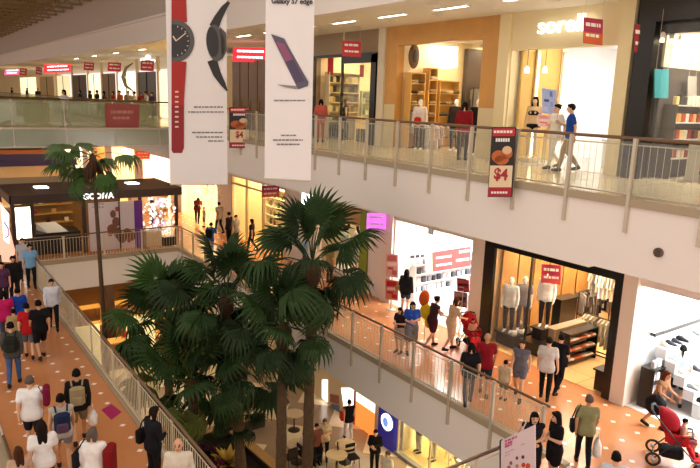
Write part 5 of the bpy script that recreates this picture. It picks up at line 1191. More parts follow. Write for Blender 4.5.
# ---------- lingerie shop (9.35-12.66)
by = mat('bay_beige', 'c8a458', .6); struct('wall_side', bx(S0 + .02, 16.5, 12.52, 12.6, F3, F3 + 3.4), by)
for (x, y, nm) in ((15.35, 12.45, 'left'), (16.5, 12.42, 'right')):
    t = thing('light_strip', '%s tall glowing strip of the beige bay in the lingerie shop' % nm, 'light', (x, y, F3)); MB().use(mat('strip_warm', 'fff0c0', .4, emit=2.5)).box(x - .03, x + .03, y - .05, y - .02, F3 + .1, F3 + 3.1).build('lit_tube', None, t); MB().use(cream).box(x - .06, x + .06, y - .02, y + .04, F3, F3 + 3.2).build('housing', None, t)
for (px, nm) in ((527, 'left'), (545, 'right')):
    p = at(px, 70, Y=12.1); t = thing('pendant_lamp', '%s small glowing pendant lamp in the beige bay of the lingerie shop' % nm, 'lamp', (p.x, p.y, p.z))
    MB().use(mat('pendant_glow', 'ffffff', emit=4, emit_col='ffe8b0')).lathe((p.x, p.y, p.z - .08), [(.07, 0), (.06, .12), (.02, .18)], 12).build('lamp_shade', None, t); MB().use(dgrey).tube([(p.x, p.y, p.z + .1), (p.x, p.y, F3 + 3.5)], .008, 5).build('cord', None, t)
manq('mannequin in black two-piece underwear with dark hair in the lingerie shop window', 14.95, 12.1, F3 + .15, 110, None, None, h=1.72, hair=('hairlong', 'black'), fem=1, white=mat('mannequin_tan', 'd8b890', .5))
mq = [o for o in COL.objects if o.get('label', '').startswith('mannequin in black two-piece')][0]
mb = MB(); J = pose('stand'); mb.cap(J['chest'] + Vector((-.07, .03, -.02)), J['chest'] + Vector((.07, .03, -.02)), .098, .098); part('bra', remesh(mb, .013, 2, 'bra'), mq, mats=[cloth('141214')])
mb = MB(); mb.cap(J['pel'] + Vector((-.08, -.01, -.02)), J['pel'] + Vector((.08, -.01, -.02)), .118, .118); part('briefs', remesh(mb, .013, 2, 'briefs'), mq, mats=[cloth('141214')])
table('display_plinth', 'low pale plinth under the underwear mannequin', 'plinth', 14.75, 15.3, 11.98, 12.4, F3, .15, cream)
stand_poster('pale blue poster with a figure, upright in the lingerie shop window', 542, 556, 88, 113, 15.1, F3, ['a8b8e8', '6c80c8', '4c4c80', '90a0d8', 'c0c8f0'], [(.55, .75, .08, .3), (.15, .5, .4, .5), (.6, .8, .5, .7), (.1, .4, .7, .9)])
stand_poster('pale pink small poster below the blue poster in the lingerie shop window', 538, 553, 114, 126, 14.9, F3, ['f0c8c8', 'e09898', 'f8e0dc', 'd87878'], rr_)
rack('white rack of pale lingerie inside the bright half of the lingerie shop', (18.2, 9.6, F3), (18.2, 10.9, F3), 1.4, 9, ['f4e8ec', 'e8d0d8', 'f8f4f0', '9c8ca0'], 'pale lingerie piece on the rack of the bright lingerie shop', 'lingerie on the white rack', 3, steel)
table('display_table', 'white low table with goods in the bright half of the lingerie shop', 'table', 15.6, 16.4, 9.5, 10.3, F3, .8, whitew); fill(BM_, 'boxed_item', 'small pale box on the low table of the lingerie shop', 'box', 'boxes in the lingerie shop', 15.65, 16.35, 9.7, 10.1, [F3 + .8], 5, ['f0d8dc', 'd8a8b8', 'e8e8ec'], 2)
# ---------- crowded shop with black frame (18.85-23.1)
t = thing('storefront', 'black frame with glass around the crowded shop on the top level', 'shop front', (WX, 21, F3)); z1 = F3 + 3.25
for (a, b) in ((18.8, 19.1), (20.95, 21.0), (22.95, 23.2)): MB().use(black).box(WX - .12, WX - .005, a, b, F3, z1).build('post', None, t)
MB().use(black).box(WX - .12, WX - .005, 18.8, 21.0, z1 - .3, z1 + .05).build('lintel', None, t); MB().use(black).box(WX - .12, WX - .005, 21, 23.2, z1 - .05, z1 + .06).build('lintel', None, t)
MB().use(gl).box(WX + .02, WX + .04, 19.1, 20.9, F3 + .05, z1 - .3).build('glass_pane', None, t)
struct('trim_28', bx(WX - .03, WX, 20.98, 21.04, z1, CEIL3), cream)
lev = [.3, .7, 1.1, 1.5, 1.9, 2.3, 2.7]
shelves('book_shelf', 'tall pale shelf of dark boxes at the back left of the crowded shop', 'shelf', 14.9, 16.4, 22.6, 22.95, F3, lev, mat('shelf_cream', 'dccba0', .5))
fill(BM_, 'boxed_item', 'dark or tan box on the tall shelf at the back of the crowded shop', 'box', 'boxes on the tall shelf of the crowded shop', 14.95, 16.35, 22.55, 22.9, [F3 + v for v in lev[:-1]], 9, ['4c4434', '6c6450', 'a8905c', '2c2820', '8c7c5c', 'c8b888'], 4, 1.2)
shelves('wall_shelf', 'glass-like green-tinted shelf behind the window right of the crowded shop', 'shelf', 16.6, 17.8, 22.6, 22.9, F3, [.5, 1.0, 1.5, 2.0], mat('shelf_green', 'b8c0a0', .4))
fill(JM, 'jar', 'small pale jar on the greenish shelf of the crowded shop', 'jar', 'jars on the greenish shelf', 16.65, 17.75, 22.55, 22.85, [F3 + .5, F3 + 1.0, F3 + 1.5], 7, ['e0d8c0', 'b8b090', '8c8c70', 'f0ece0'], 4, 1.2)
table('display_counter', 'pale counter inside the crowded shop behind the salmon coat', 'counter', 15.3, 16.0, 21.3, 22.6, F3, .95, mat('counter_cream', 'e0c898', .5))
for k in range(5):
    y = 19.3 + k * .32
    inst('magazine', MB().rbox((0, 0, .25), (.05, .22, .5)).mesh('magazine', m=whitew), (WX + .5, y, F3 + .013), 0, 'dark upright item in the lower row behind the window of the crowded shop', 'display item', 'upright items behind the window', cloth('2c2a26'))
    inst('magazine', MB().rbox((0, 0, .25), (.05, .2, .35)).mesh('magazine', m=whitew), (WX + .5, 21.4 + k * .3, F3 + .013), 0, 'dark upright item in the lower row behind the window of the crowded shop', 'display item', 'upright items behind the window', cloth('3c3a34'))
for (px0, px1, py0, py1, nm) in ((328, 333.5, 56, 74, 'left'), (360, 364, 65, 77, 'right')): hang_sign('%s narrow red hanging tag inside the crowded shop window' % nm, 14.9, px0, px1, py0, py1, red, .3, F3 + 3.5, lines=())
# ---------- snack shop with black frame (right edge)
t = thing('storefront', 'heavy black frame of the snack shop at the top right corner', 'shop front', (WX - .1, 5, F3))
MB().use(black).box(WX - .25, WX - .005, 8.35, 8.78, F3, CEIL3 - .01).build('post', None, t); MB().use(black).box(WX - .25, WX - .005, 1.2, 8.35, F3 + 3.55, CEIL3 - .01).build('lintel', None, t)
MB().use(gl).box(WX - .02, WX, 5.2, 8.35, F3 + .9, F3 + 3.5).build('glass_pane', None, t)
struct('wall_side', bx(S0, 19.7, 8.36, 8.42, F3 + 2.6, F3 + 3.88), mat('curtain_cream', 'e8d0ac', .6)); struct('wall_side', bx(S0, 19.7, 8.36, 8.42, F3, F3 + 2.59), MATS['men_dark_wall'])
lev = [.5, .95, 1.35, 1.75, 2.3]
shelves('snack_shelf', 'wide dark shelf with lit edges and rows of snacks at the right edge', 'shelf', 15.0, 19.0, 8.02, 8.33, F3, lev[:4], mat('shelf_edge_light', 'd8d0c4', .4), sidem=mat('men_dark_wall', '4a3e34', .6))
sn = ['c87030', 'b04020', 'e0a048', '6c3418', 'e8c880', '8c2020', 'd8d0b8', '30241c']
fill(BM_, 'snack_packet', 'orange or brown snack packet on the wide dark shelf at the right edge', 'snack packet', 'snack packets on the wide dark shelf', 15.0, 18.9, 7.98, 8.28, [F3 + v for v in lev[:4]], 22, sn, 14, 1.05)
shelves('snack_shelf', 'lower metal rack of orange goods in front of the snack shop', 'shelf', 14.95, 17.5, 7.3, 7.6, F3, [.3, .62, .95], mat('rack_steel', 'b0a898', .4, metal=.5), back=False)
fill(BM_, 'snack_packet', 'snack packet on the lower metal rack of the snack shop', 'snack packet', 'snack packets on the lower metal rack', 15.0, 17.45, 7.28, 7.55, [F3 + .3, F3 + .62, F3 + .95], 16, sn + ['1c1814'], 15, .95)
for (px0, px1, py0, py1, c, nm) in ((655, 669, 69, 98, '3c98a0', 'teal'), (688, 697, 76, 99, '9c9488', 'grey')): hang_sign('%s paper banner hanging on the dark back wall of the snack shop' % nm, None, px0, px1, py0, py1, mat('banner_' + nm, c, .6), .5, F3 + 3.8, name='paper_banner', lines=(), Yc=8.2, dirv=(1, 0, 0))
panel_light('ceiling_light', 'large white ceiling panel in the snack shop at the right edge', 15.0, 16.4, 6.2, 7.7, F3 + 3.78, lampw, None, .06)
for k in range(3):
    p = at(662 + k * 9, 42 + k, Y=8.2); t = thing('spot_lamp', ['left', 'middle', 'right'][k] + ' small warm spot lamp on the cream wall of the snack shop', 'lamp', (p.x, p.y, p.z)); MB().use(MATS['pendant_glow']).lathe((p.x, p.y, p.z), [(.05, 0), (.05, .06), (.02, .08)], 10).build('lens', None, t); MB().use(white).lathe((p.x, p.y, p.z + .08), [(.055, 0), (.055, .1), (.02, .14)], 10).build('housing', None, t)
# ---------- far top level shops: doorways, screens
farm = [('e8d8a8', 1.2), ('2c241c', 0), ('f0e8d0', 1.5), ('7c5c34', 0), ('f0e0b0', 1.3), ('3a2c24', 0), ('e0d0a0', .8), ('c8ae78', 0)]
for i, (y0, y1) in enumerate([(38.6, 41.8), (42.6, 46.2), (47, 51), (52, 55.5), (56.5, 60), (61, 66), (67.5, 73), (75, 82), (85, 96)]):
    c, e = farm[i % 8]; t = thing('shop_window', 'far top-level %s shop front, %s from the watch banner' % ('glowing cream' if e else 'unlit brown', ['first', 'second', 'third', 'fourth', 'fifth', 'sixth', 'seventh', 'eighth', 'ninth'][i]), 'shop front', (WX - .05, (y0+y1)/2, F3))
    MB().use(mat('far_pane_%d' % (i % 8), c, .3, emit=e)).box(WX - .06, WX - .02, y0, y1, F3 + .1, F3 + 3.0).build('pane', None, t); MB().use(cream).box(WX - .12, WX, y1, y1 + .35, F3, F3 + 3.9).build('pillar', None, t)
    MB().use(dgrey).box(WX - .1, WX - .0, (y0+y1)/2 - .05, (y0+y1)/2 + .05, F3, F3 + 3.0).build('mullion', None, t)
wd = mat('brown_door_wood', '6c4a28', .35, noise=.3, scale=2)
for k in range(4):
    y = 27.2 + k * .95; t = thing('tall_panel', ['first', 'second', 'third', 'fourth'][k] + ' glossy brown wooden panel counted from the phone banner leftwards', 'door panel', (WX, y, F3)); MB().use(wd).box(WX - .06, WX, y, y + .82, F3, F3 + 3.3).build('leaf', None, t); MB().use(mat('brass', 'a8844c', .3, metal=.8)).box(WX - .1, WX - .06, y + .7, y + .74, F3 + .9, F3 + 1.4).build('handle', None, t)
# speaker grille on the fascia
t = thing('wall_vent', 'small round brown vent on the pale fascia at the right', 'vent', (EX, 5.8, 10.5)); c = at(658.5, 252.5, X=EX - .02)
mb = MB().use(mat('vent_brown', '6c5a4c', .5, metal=.3)); mb.prism([(c.y + .085 * math.cos(R_(q)), c.z + .085 * math.sin(R_(q))) for q in range(0, 360, 24)], EX - .05, EX, 'X'); mb.build('rim', None, t); mb = MB().use(black)
for k in range(-2, 3): mb.box(EX - .056, EX - .05, c.y - .05, c.y + .05, c.z + k * .028 - .006, c.z + k * .028 + .006)
mb.build('slats', None, t)

# far mural, emblem and the faded poster on the bridge
t = thing('wall_mural', 'curved dark arc painted on the cream shop front far along the top level', 'mural', at(130, 80, X=WX - .07)); pl = Plane(at(120, 80, X=WX - .13), at(136, 80, X=WX - .13)); mb = MB().use(mat('mural_olive', '8c7c54', .6)); pl.sheet(mb, strip([(133, 63), (126, 68), (123, 77), (126, 86), (133, 91)], [.6, 1.6, 2, 1.6, .6]), .01); mb.build('painted_arc', None, t)
t = thing('shop_emblem', 'white lit emblem above the red banner far along the top level', 'emblem', at(148, 60, X=WX - .1)); pl = Plane(at(140, 60, X=WX - .15), at(156, 60, X=WX - .15)); mb = MB().use(letterg)
for (x, y, a) in ((143, 60, 2.6), (148, 57.5, 3), (153, 61, 2.4)): pl.sheet(mb, ellp(x, y, a, a * .8, 10), .01)
mb.build('emblem', None, t)
t = thing('faded_poster', 'large faded red poster on the greenish glass railing of the top-level bridge', 'poster', at(122, 130, Y=YB + .06)); pl = Plane(at(105, 116, Y=YB + .09), at(140, 116, Y=YB + .09)); mb = MB().use(mat('faded_red', 'a8504c', .6, noise=.25, scale=2)); pl.sheet(mb, [(105, 103.5), (139.5, 104.5), (139, 129), (105.5, 129)], 0, .01); mb.build('sheet', None, t)
mb = MB().use(mat('faded_pink', 'c08c80', .6)); wordline(pl, mb, 111, 134, 112, 3, .006); wordline(pl, mb, 113, 131, 118, 2.5, .006); mb.build('lettering', None, t)
t = thing('smartphone', 'dark smartphone held up by the man in the royal blue polo', 'phone', (13.78, 10.42, F3 + 1.32)); MB().use(black).rbox((13.78, 10.42, F3 + 1.36), (.075, .01, .15), rz=.6, bev=.004).build('case', None, t); MB().use(mat('phone_face', 'b8c8e0', .3, emit=.5)).rbox((13.783, 10.413, F3 + 1.36), (.066, .004, .13), rz=.6).build('screen', None, t)

for (x, y) in ((15.0, 12.3), (15.4, 11.5), (15.2, 10.6), (16.4, 11.9), (16.4, 10.6), (17.8, 11.6), (18.0, 10.4), (15.2, 9.4), (19.4, 11)):  # unseen downlights, added to brighten the window mannequins and the shop floor
    downlight(x, y, F2 + 3.5, 'added bright round downlight in the ceiling of the middle-level clothes shop', 'added downlights in the clothes shop')

struct('trim_50', bx(WX - .02, WX - .002, 13.13, 13.78, F3, F3 + 1.5), mat('panel_beige', 'd8c8a0', .5)); struct('trim_51', bx(WX - .02, WX - .002, 17.77, 18.36, F3, F3 + 1.5), MATS['panel_beige'])
# ================================================================ STROLLERS, BOARD, GROUND FLOOR
def stroller(label, loc, face, col, hood_c, s=1.0, seated=None):
    t = thing('stroller', label, 'stroller', loc, R_(face)); t.scale = (s,) * 3
    fr = mat('stroller_frame', '3a3a3e', .35, metal=.6); tyre = mat('tyre', '1c1c1e', .7); hub = mat('hub_grey', 'a8a8ac', .4, metal=.5)
    m = MB().use(fr)
    for x in (-.25, .25): m.tube([(x, -.42, 1.02), (x, -.30, .90), (x, .05, .52), (x, .42, .16)], .014, 8).tube([(x, -.35, .14), (x, -.05, .50), (x, .10, .62)], .014, 8)
    m.tube([(-.25, .42, .16), (.25, .42, .16)], .012, 6).tube([(-.25, -.35, .14), (.25, -.35, .14)], .012, 6); m.build_local('frame', None, t)
    MB().use(mat('grip_black', '18181a', .7)).tube([(-.25, -.42, 1.02), (-.12, -.47, 1.04), (.12, -.47, 1.04), (.25, -.42, 1.02)], .022, 8).build_local('handle', None, t)
    for (x, y, r) in ((-.27, -.35, .14), (.27, -.35, .14), (-.2, .42, .10), (.2, .42, .10)):
        w_ = MB().use(tyre).tube([(0, (r - .025) * math.cos(R_(q)), (r - .025) * math.sin(R_(q))) for q in range(0, 360, 24)], .024, 8, closed=True).build_local('wheel', None, t); w_.location = (x, y, r)
        m = MB().use(hub).cap((-.03, 0, 0), (.03, 0, 0), .03, .03)
        for q in range(0, 180, 45): m.tube([(0, -(r-.03)*math.cos(R_(q)), -(r-.03)*math.sin(R_(q))), (0, (r-.03)*math.cos(R_(q)), (r-.03)*math.sin(R_(q)))], .005, 4)
        m.build_local('hub', None, w_)
    c = cloth(col); m = MB()
    m.rbox((0, .02, .50), (.40, .36, .08), bev=.03).rbox((0, -.20, .74), (.40, .09, .48), rx=.35, bev=.03).rbox((0, .26, .36), (.34, .08, .26), rx=.5, bev=.02); m.rbox((0, .36, .22), (.34, .16, .04), bev=.01)
    for x in (-.21, .21): m.rbox((x, 0, .60), (.04, .40, .18), bev=.015)
    m.build_local('seat', c, t)
    # hood: a quarter of a barrel over the seat back
    mb = MB(); vs, fs = [], []; n, k = 8, 10
    for i in range(n + 1):
        a = R_(-10 + 120 * i / n)
        for j in range(k + 1):
            b = R_(180 * j / k); rr = .30; wx = .25
            y = -.30 + rr * math.sin(b) * math.sin(a) * 1.15; z = .80 + rr * math.sin(b) * math.cos(a) * .95; vs.append((wx * math.cos(b), y, z))
    for i in range(n):
        for j in range(k): fs.append((i*(k+1)+j, i*(k+1)+j+1, (i+1)*(k+1)+j+1, (i+1)*(k+1)+j))
    mb.add(vs, fs); o = mb.build_local('hood', cloth(hood_c), t, True); sd = o.modifiers.new('t', 'SOLIDIFY'); sd.thickness = .012
    MB().rbox((0, -.05, .24), (.36, .42, .16), bev=.04).build_local('basket', cloth('1c1c20'), t)
    MB().use(mat('grip_black', '18181a', .7)).tube([(-.22, .05, .66), (-.2, .26, .68), (.2, .26, .68), (.22, .05, .66)], .02, 8).build_local('bumper_bar', None, t)
    return t
st = stroller('large red and maroon stroller with black handle at the lower right corner', (12.85, 5.95, F2), -150, 'b81c24', '9c1420', 1.12)
b = thing('hanging_bag', 'black rounded bag hooked on the handle of the large red stroller', 'bag', (13.2, 6.65, F2 + .72)); MB().rbox((13.2, 6.65, F2 + .95), (.34, .42, .46), bev=.13, rz=.5).build('bag_body', cloth('121214'), b, True); MB().use(black).tube([(13.1, 6.6, F2 + 1.15), (13.15, 6.6, F2 + 1.28), (13.25, 6.6, F2 + 1.15)], .012, 6).build('strap', None, b)
q = at(472, 350, Z=F2); stroller('small red stroller by the white pillar with a toddler in it', (q.x, q.y + .05, F2), 160, 'c01c28', 'b01824', 1.0)
q = at(424, 342, Z=F2); t = thing('balloon_stand', 'yellow and orange gift stand behind the blue-topped woman', 'stand', (q.x, q.y, F2)); MB().ell((q.x, q.y, F2 + 1.0), (.2, .2, .26)).ell((q.x + .1, q.y - .1, F2 + .7), (.18, .16, .24)).build('yellow_bag', cloth('e0c020'), t, True); MB().ell((q.x - .05, q.y + .05, F2 + 1.42), (.2, .12, .26)).build('orange_disc', cloth('d85c1c'), t, True); MB().use(steel).tube([(q.x, q.y, F2), (q.x, q.y, F2 + 1.4)], .015, 6).lathe((q.x, q.y, F2), [(.15, 0), (.15, .02), (.02, .03)], 12).build('pole', None, t)
# white poster board in front of the two women
a0, a1 = at(503, 440, Y=6.95), at(535, 424.5, Y=6.4); pl = Plane(a0, a1)
t = thing('notice_board', 'white free-standing notice board with pink heading at the bottom right of the void', 'notice board', (a0.x, a0.y, F2))
mb = MB().use(mat('board_white', 'd8c8cc', .5)); pl.sheet(mb, [(501, 441), (535, 425), (535.5, 560), (500, 560)], 0, .03); mb.build('board', None, t)
mb = MB().use(black); p = [pl.P(500.5, 441, -.03), pl.P(500, 560, -.03)]; q0 = p[0] + Vector((-.02, 0, 0)); mb.add([p[0] + pl.n * .03, p[0] - pl.n * .06, p[1] - pl.n * .45, p[1] + pl.n * .03], [(0, 1, 2, 3)]); mb.add([x + pl.d * -.02 for x in (p[0] + pl.n * .03, p[0] - pl.n * .06, p[1] - pl.n * .45, p[1] + pl.n * .03)], [(0, 1, 2, 3)]); mb.build('side_panel', None, t)
mb = MB().use(mat('heading_pink', 'b84878', .5))
for (x0, x1, y) in ((505, 517, 441.5), (505, 514, 444.5), (505, 512, 447)): wordline(pl, mb, x0, x1, y, 2.0, .006, -.42)
mb.use(mat('body_pink', 'c898a8', .5))
for (x0, x1, y) in ((505, 514, 453), (505, 511, 456), (521, 525, 445)): wordline(pl, mb, x0, x1, y, 1.0, .006, -.42)
mb.build('lettering', None, t)
mb = MB()
for (x, y, r_, c) in ((511, 463, 1.5, '8c6868'), (517, 458, 1.4, '7c4c5c'), (523, 457, 1.5, '5c4858'), (523.5, 465, 2, 'c84838'), (528, 466, 2.4, 'd05040'), (517, 466, 1.6, 'b88870'), (509, 468, 2, 'a86c60')):
    mb.use(cloth(c)); pl.sheet(mb, ellp(x, y, r_, r_ * 1.3, 8), .006)
mb.build('small_pictures', None, t)
# magenta sticker on the left walkway floor
p = [at(x, y, Z=F2 + .002) for x, y in ((101.5, 410), (111, 404), (121.5, 412), (111.5, 420))]
mb = MB().use(mat('magenta_sticker', 'a8105c', .35)); mb.add(p + [v + Vector((0, 0, .004)) for v in p], [(0, 3, 2, 1), (4, 5, 6, 7), (0, 1, 5, 4), (1, 2, 6, 5), (2, 3, 7, 6), (3, 0, 4, 7)]); tag(mb.build('floor_sticker'), 'square magenta sticker on the orange floor near the left railing', 'floor sticker')
# ---------- ground floor
lw_ = mat('ledge_wood', 'b8935c', .5, noise=.3)
P1, P2, P3, P4 = [at(x, y, Z=.55) for x, y in ((195, 447), (262, 427), (246, 440), (277, 468))]
def ledge(name, label, a, b, w_=.35, h=.55):
    t = thing('planter_ledge', label, 'planter', (a.x, a.y, 0)); d = (b - a); d.z = 0; L = d.length; an = math.atan2(d.y, d.x); c = (a + b) / 2
    MB().use(lw_).rbox((c.x, c.y, h - .03), (L, w_, .06), an).build('seat_board', None, t); MB().use(mat('planter_dark', '3a2c20', .7)).rbox((c.x, c.y, (h-.06) / 2), (L, w_ - .1, h - .06), an).build('base', None, t); return t
ledge('planter_ledge', 'wooden planter ledge running behind the purple plants below the palms', Vector((8.4, 21.1, 0)), Vector((11.2, 21.2, 0)))
ledge('planter_ledge', 'wooden planter ledge running from the small palm towards the bottom edge', Vector((9.6, 20.6, 0)), Vector((9.85, 16.2, 0)))
r = random.Random(12)
def plant(label, x, y, col, n, R, h, seed, name='bedding_plant'):
    rr = random.Random(seed); t = thing(name, label, 'plant', (x, y, .3)); mb = MB().use(cloth(col))
    for k in range(n):
        a = rr.uniform(0, 2*PI); el = rr.uniform(.2, 1.2); d = Vector((math.cos(a)*math.cos(el), math.sin(a)*math.cos(el), math.sin(el))); e = Vector((-math.sin(a), math.cos(a), 0)) * R * .16
        o = Vector((x, y, .32)); L = R * rr.uniform(.7, 1.1)
        mb.add([o, o + d*L*.5 + e, o + d*L - Vector((0, 0, .1*L)), o + d*L*.5 - e, o + d*L*.5 + Vector((0, 0, -.02))], [(0, 1, 4), (1, 2, 4), (2, 3, 4), (3, 0, 4)])
    mb.build('leaves', None, t); MB().use(mat('stem_green', '3a4a20', .7)).tube([(x, y, .3), (x, y, .45)], .02, 5).build('stem', None, t)
struct('trim_30', bx(5.2, 9.5, 10.2, 20.9, 0, .3), mat('soil', '2c2018', .95))
cl_ = [('4c1c38', 'purple-leaved'), ('6a2440', 'crimson-leaved'), ('34401c', 'dark green'), ('8c7a2c', 'yellow-leaved')]
for k in range(34):
    x, y = r.uniform(7.6, 9.4), r.uniform(17.5, 20.7); c, nm = cl_[k % 3]
    plant(nm + ' low plant in the planter under the palms', x, y, c, 16, .42, .4, k)
for o in COL.objects:
    if o.name.startswith('bedding_plant'): o['group'] = o['label'].split(' low')[0] + ' plants under the palms'
plant('large yellow star-shaped bromeliad in the planter beside the left railing', 8.6, 18.9, 'c8ac50', 34, .75, .6, 99, 'bromeliad')
plant('tuft of white blossoms in the planter at the bottom edge', 9.3, 17.3, 'f0e8ec', 30, .40, .4, 98, 'white_plant')
# store fronts of the ground floor
def wallsheet(name, label, cat, pts, X, m, th=.06):
    q = [at(x, y, X=X) for x, y in pts]; n = len(q); b = [p + Vector((th, 0, 0)) for p in q]; t = thing(name, label, cat, q[0]); MB().use(m).add(q + b, [tuple(range(n)), tuple(range(2*n-1, n-1, -1))] + [(i, (i+1) % n, n+(i+1) % n, n+i) for i in range(n)]).build('panel', None, t); return t
t = thing('lit_wall', 'glowing cream and orange wall panel beside the blue column on the ground floor', 'wall panel', (WX, 18.7, 0))
MB().use(mat('lit_cream', 'fff0d0', .4, emit=1.5)).box(WX - .05, WX, 18.0, 19.3, 1.05, F2 - 1.4).build('upper_panel', None, t); MB().use(mat('lit_orange', 'f0883c', .4, emit=.8)).box(WX - .06, WX, 18.0, 19.3, .02, 1.05).build('lower_panel', None, t); MB().use(mat('edge_red', 'c0401c', .4)).box(WX - .1, WX, 19.3, 19.4, 0, F2 - 1.4).build('edge_strip', None, t)
t = thing('blue_column', 'dark blue lit column with a round white emblem on the ground floor', 'column', (WX, 17.3, 0))
MB().use(mat('deep_blue', '201c88', .35, emit=.25)).box(WX - .1, WX + .2, 16.8, 17.75, 0, F2 - 1.4).build('column_body', None, t); MB().use(cream).box(WX - .08, WX + .1, 17.78, 18.0, 0, F2 - 1.4).build('cream_edge', None, t)
c = at(387, 422, X=WX - .11); m = MB().use(mat('emblem_white', 'e8f0ff', .4, emit=2.2)); m.prism([(c.y + .33*math.cos(R_(q)), c.z + .33*math.sin(R_(q))) for q in range(0, 360, 20)], WX - .14, WX - .1, 'X'); m.build('emblem', None, t)
m = MB().use(mat('emblem_blue', '6c90d8', .4, emit=.8)); m.prism([(c.y + .05 + .16*math.cos(R_(q)), c.z - .02 + .2*math.sin(R_(q))) for q in range(0, 360, 30)], WX - .155, WX - .14, 'X'); m.build('emblem_mark', None, t)
room(8.5, 16.7, 5, 0, 4.1, mat('pale_yellow_wall', 'e8e0c0', .6), mat('yellow_floor', 'd8c890', .4), ceilm)
panel_light('ceiling_light', 'ceiling strip in the glass-fronted ground-floor shop', 16, 17, 9.5, 16, 4.1, lampy, None)
t = thing('storefront', 'glass front with tan sill of the ground-floor shop at the bottom', 'shop front', (WX, 13, 0)); MB().use(gl).box(WX - .02, WX, 9, 16.7, .1, 4.2).build('glass_pane', None, t); MB().use(mat('sill_grey', '8c8c90', .4)).box(WX - .1, WX + .1, 9, 16.75, 0, .12).build('sill', None, t)
for k in range(5): MB().use(steel).box(WX - .04, WX + .04, 9.6 + k * 1.75, 9.66 + k * 1.75, .1, 4.3).build('mullion', None, t)
for (x, y, k) in ((16.0, 15.4, 0), (15.6, 13.9, 1), (17.2, 14.6, 2), (15.8, 12.4, 3)):
    nm = ['at the left end', 'in the middle', 'further inside', 'at the right end'][k]
    table('low_table', 'white table behind the ground-floor glass, ' + nm, 'table', x - .45, x + .45, y - .4, y + .4, .012, .74, whitew, False)
# brighter shops under the tall palm
t = wallsheet('shop_window', 'glowing pinkish white shop window behind the figure in white trousers', 'shop window', [(341, 388), (357, 388), (357, 434), (346, 424)], WX - .02, mat('pink_white_glow', 'ffe8e0', .4, emit=1.6))
t = wallsheet('shop_window', 'tall bright strip of window left of the ground-floor shopper', 'shop window', [(322, 380), (327, 380), (327, 402), (322, 398)], WX - .02, mat('white_glow', 'fff4e8', .4, emit=2.2))
for (x0, x1, y0, y1, c, nm) in ((330, 338, 394, 402, 'a86c5c', 'upper'), (331, 339, 404, 412, '7c88a8', 'lower')): wallsheet('framed_poster', nm + ' small framed poster on the cream wall behind the figure in white trousers', 'poster', [(x0, y0), (x1, y0+2), (x1, y1+2), (x0, y1)], WX - .04, cloth(c))
# café chairs and tables
def chair(label, x, y, rz, col, group=None):
    t = thing('cafe_chair', label, 'chair', (x, y, 0), rz, group); c = cloth(col); fm = dgrey
    MB().rbox((0, 0, .45), (.42, .42, .06), bev=.02).build_local('seat', c, t); MB().rbox((0, -.2, .70), (.40, .05, .36), rx=-.12, bev=.02).build_local('backrest', c, t)
    for sx in (-.18, .18):
        for sy in (-.18, .18): MB().use(fm).tube([(sx, sy, .43), (sx * 1.1, sy * 1.15, 0)], .014, 6).build_local('leg', None, t)
    return t
def rtable(label, x, y, col, group=None, r0=.38):
    t = thing('cafe_table', label, 'table', (x, y, 0), 0, group); MB().use(cloth(col)).lathe((x, y, .70), [(r0, 0), (r0 + .01, .02), (r0, .04)], 24).build('tabletop', None, t); MB().use(dgrey).tube([(x, y, .03), (x, y, .7)], .03, 8).build('pedestal', None, t); MB().use(dgrey).lathe((x, y, 0), [(.24, 0), (.24, .02), (.04, .04)], 20).build('base', None, t); return t
x, y = ph(305, 432, 0, 1.3); chair('dark café chair under the seated person by the tall palm trunk', x - .02, y, -PI/2, '2c2420')
for (px, py, lb) in ((297, 462, 'round café table left of the seated person'), (336, 473, 'round café table at the bottom between the standing people'), (345, 462, 'round café table at the bottom near the blue column'), (294, 430, 'round café table further back beside the second palm trunk')):
    q = at(px, py, Z=0); rtable(lb, q.x, q.y, 'd8c4a4')
for k, (px, py) in enumerate(((290, 468), (332, 466), (314, 466), (352, 468))):
    q = at(px, py, Z=0); chair('dark café chair at the bottom, %s from the left' % ['first', 'third', 'second', 'fourth'][k], q.x, q.y, k, '2c2420')
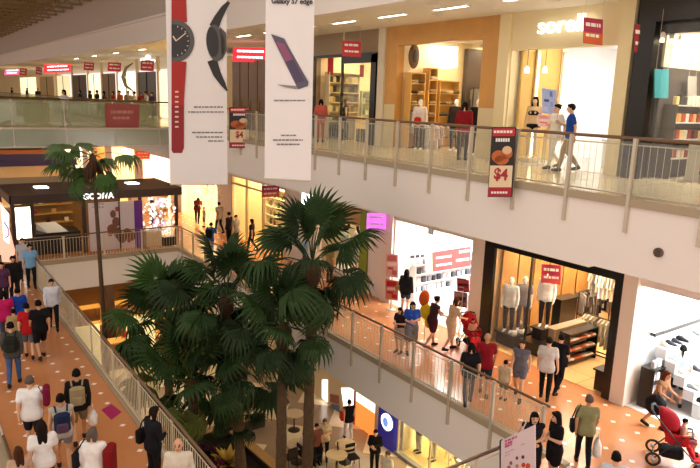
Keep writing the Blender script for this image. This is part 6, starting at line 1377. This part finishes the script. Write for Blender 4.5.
# restaurant under the plaza
struct('floor', bx(-11.5, WX, YB + .3, 44, .001, .012), mat('restaurant_floor', '6c4020', .4, noise=.3, scale=1))
r = random.Random(3); G1 = 'restaurant tables under the plaza'; G2 = 'restaurant chairs under the plaza'
for i in range(5):
    for j in range(3):
        x, y = 4.6 + i * 1.9, 31.5 + j * 3.0; t = table('restaurant_table', 'dark wooden restaurant table with lit top under the plaza', 'table', x - .6, x + .6, y - .4, y + .4, 0, .75, mat('table_gold', 'c89a50', .4), False); t['group'] = G1
        for (dx, rz) in ((-.95, -PI/2), (.95, PI/2)): chair('brown restaurant chair drawn up to a table under the plaza', x + dx, y, rz, '5c2c20', G2)
for (x, z) in ((5.4, 0), (8.6, 0), (11.2, 0)): struct('trim_31', bx(x - .2, x + .2, 33.5, 33.9, 0, F2 - 1.38), mat('restaurant_post', '3c2418', .6))
for i in range(5): panel_light('ceiling_light', 'warm ceiling panel over the restaurant under the plaza', 3.6 + i * 2.2, 4.3 + i * 2.2, 30.8, 39, F2 - 1.37, mat('lamp_glow_rest', 'ffffff', emit=7, emit_col='ffdca0'), 'warm ceiling panels over the restaurant')
for (x, y, c) in ((6.5, 30.2, 'e8c878'), (9.2, 30.4, 'f0d890')):
    t = thing('lit_screen', 'glowing cream partition of the restaurant, %s one' % ('left' if x < 8 else 'right'), 'partition', (x, y, 0)); MB().use(mat('lit_partition', 'f4dc98', .5, emit=.7)).box(x - .7, x + .7, y, y + .08, .1, 2.2).build('panel', None, t); MB().use(darkwood).box(x - .75, x + .75, y - .02, y + .1, 0, .1).build('base', None, t)
for k, (x, y) in enumerate(((5.2, 31.6), (7.3, 34.6), (9.4, 31.8), (10.6, 35), (6.2, 37))):
    person('diner in %s sitting at a restaurant table under the plaza' % ['white', 'black', 'red', 'grey', 'tan'][k], x - .6, y, 0, -90, p='sit', top=('tee', ['e8e4e0', '1c1c20', 'a02c24', '7c7c80', 'b89870'][k]), low=('trousers', '2a2626'), hair=('hairshort', 'black'))
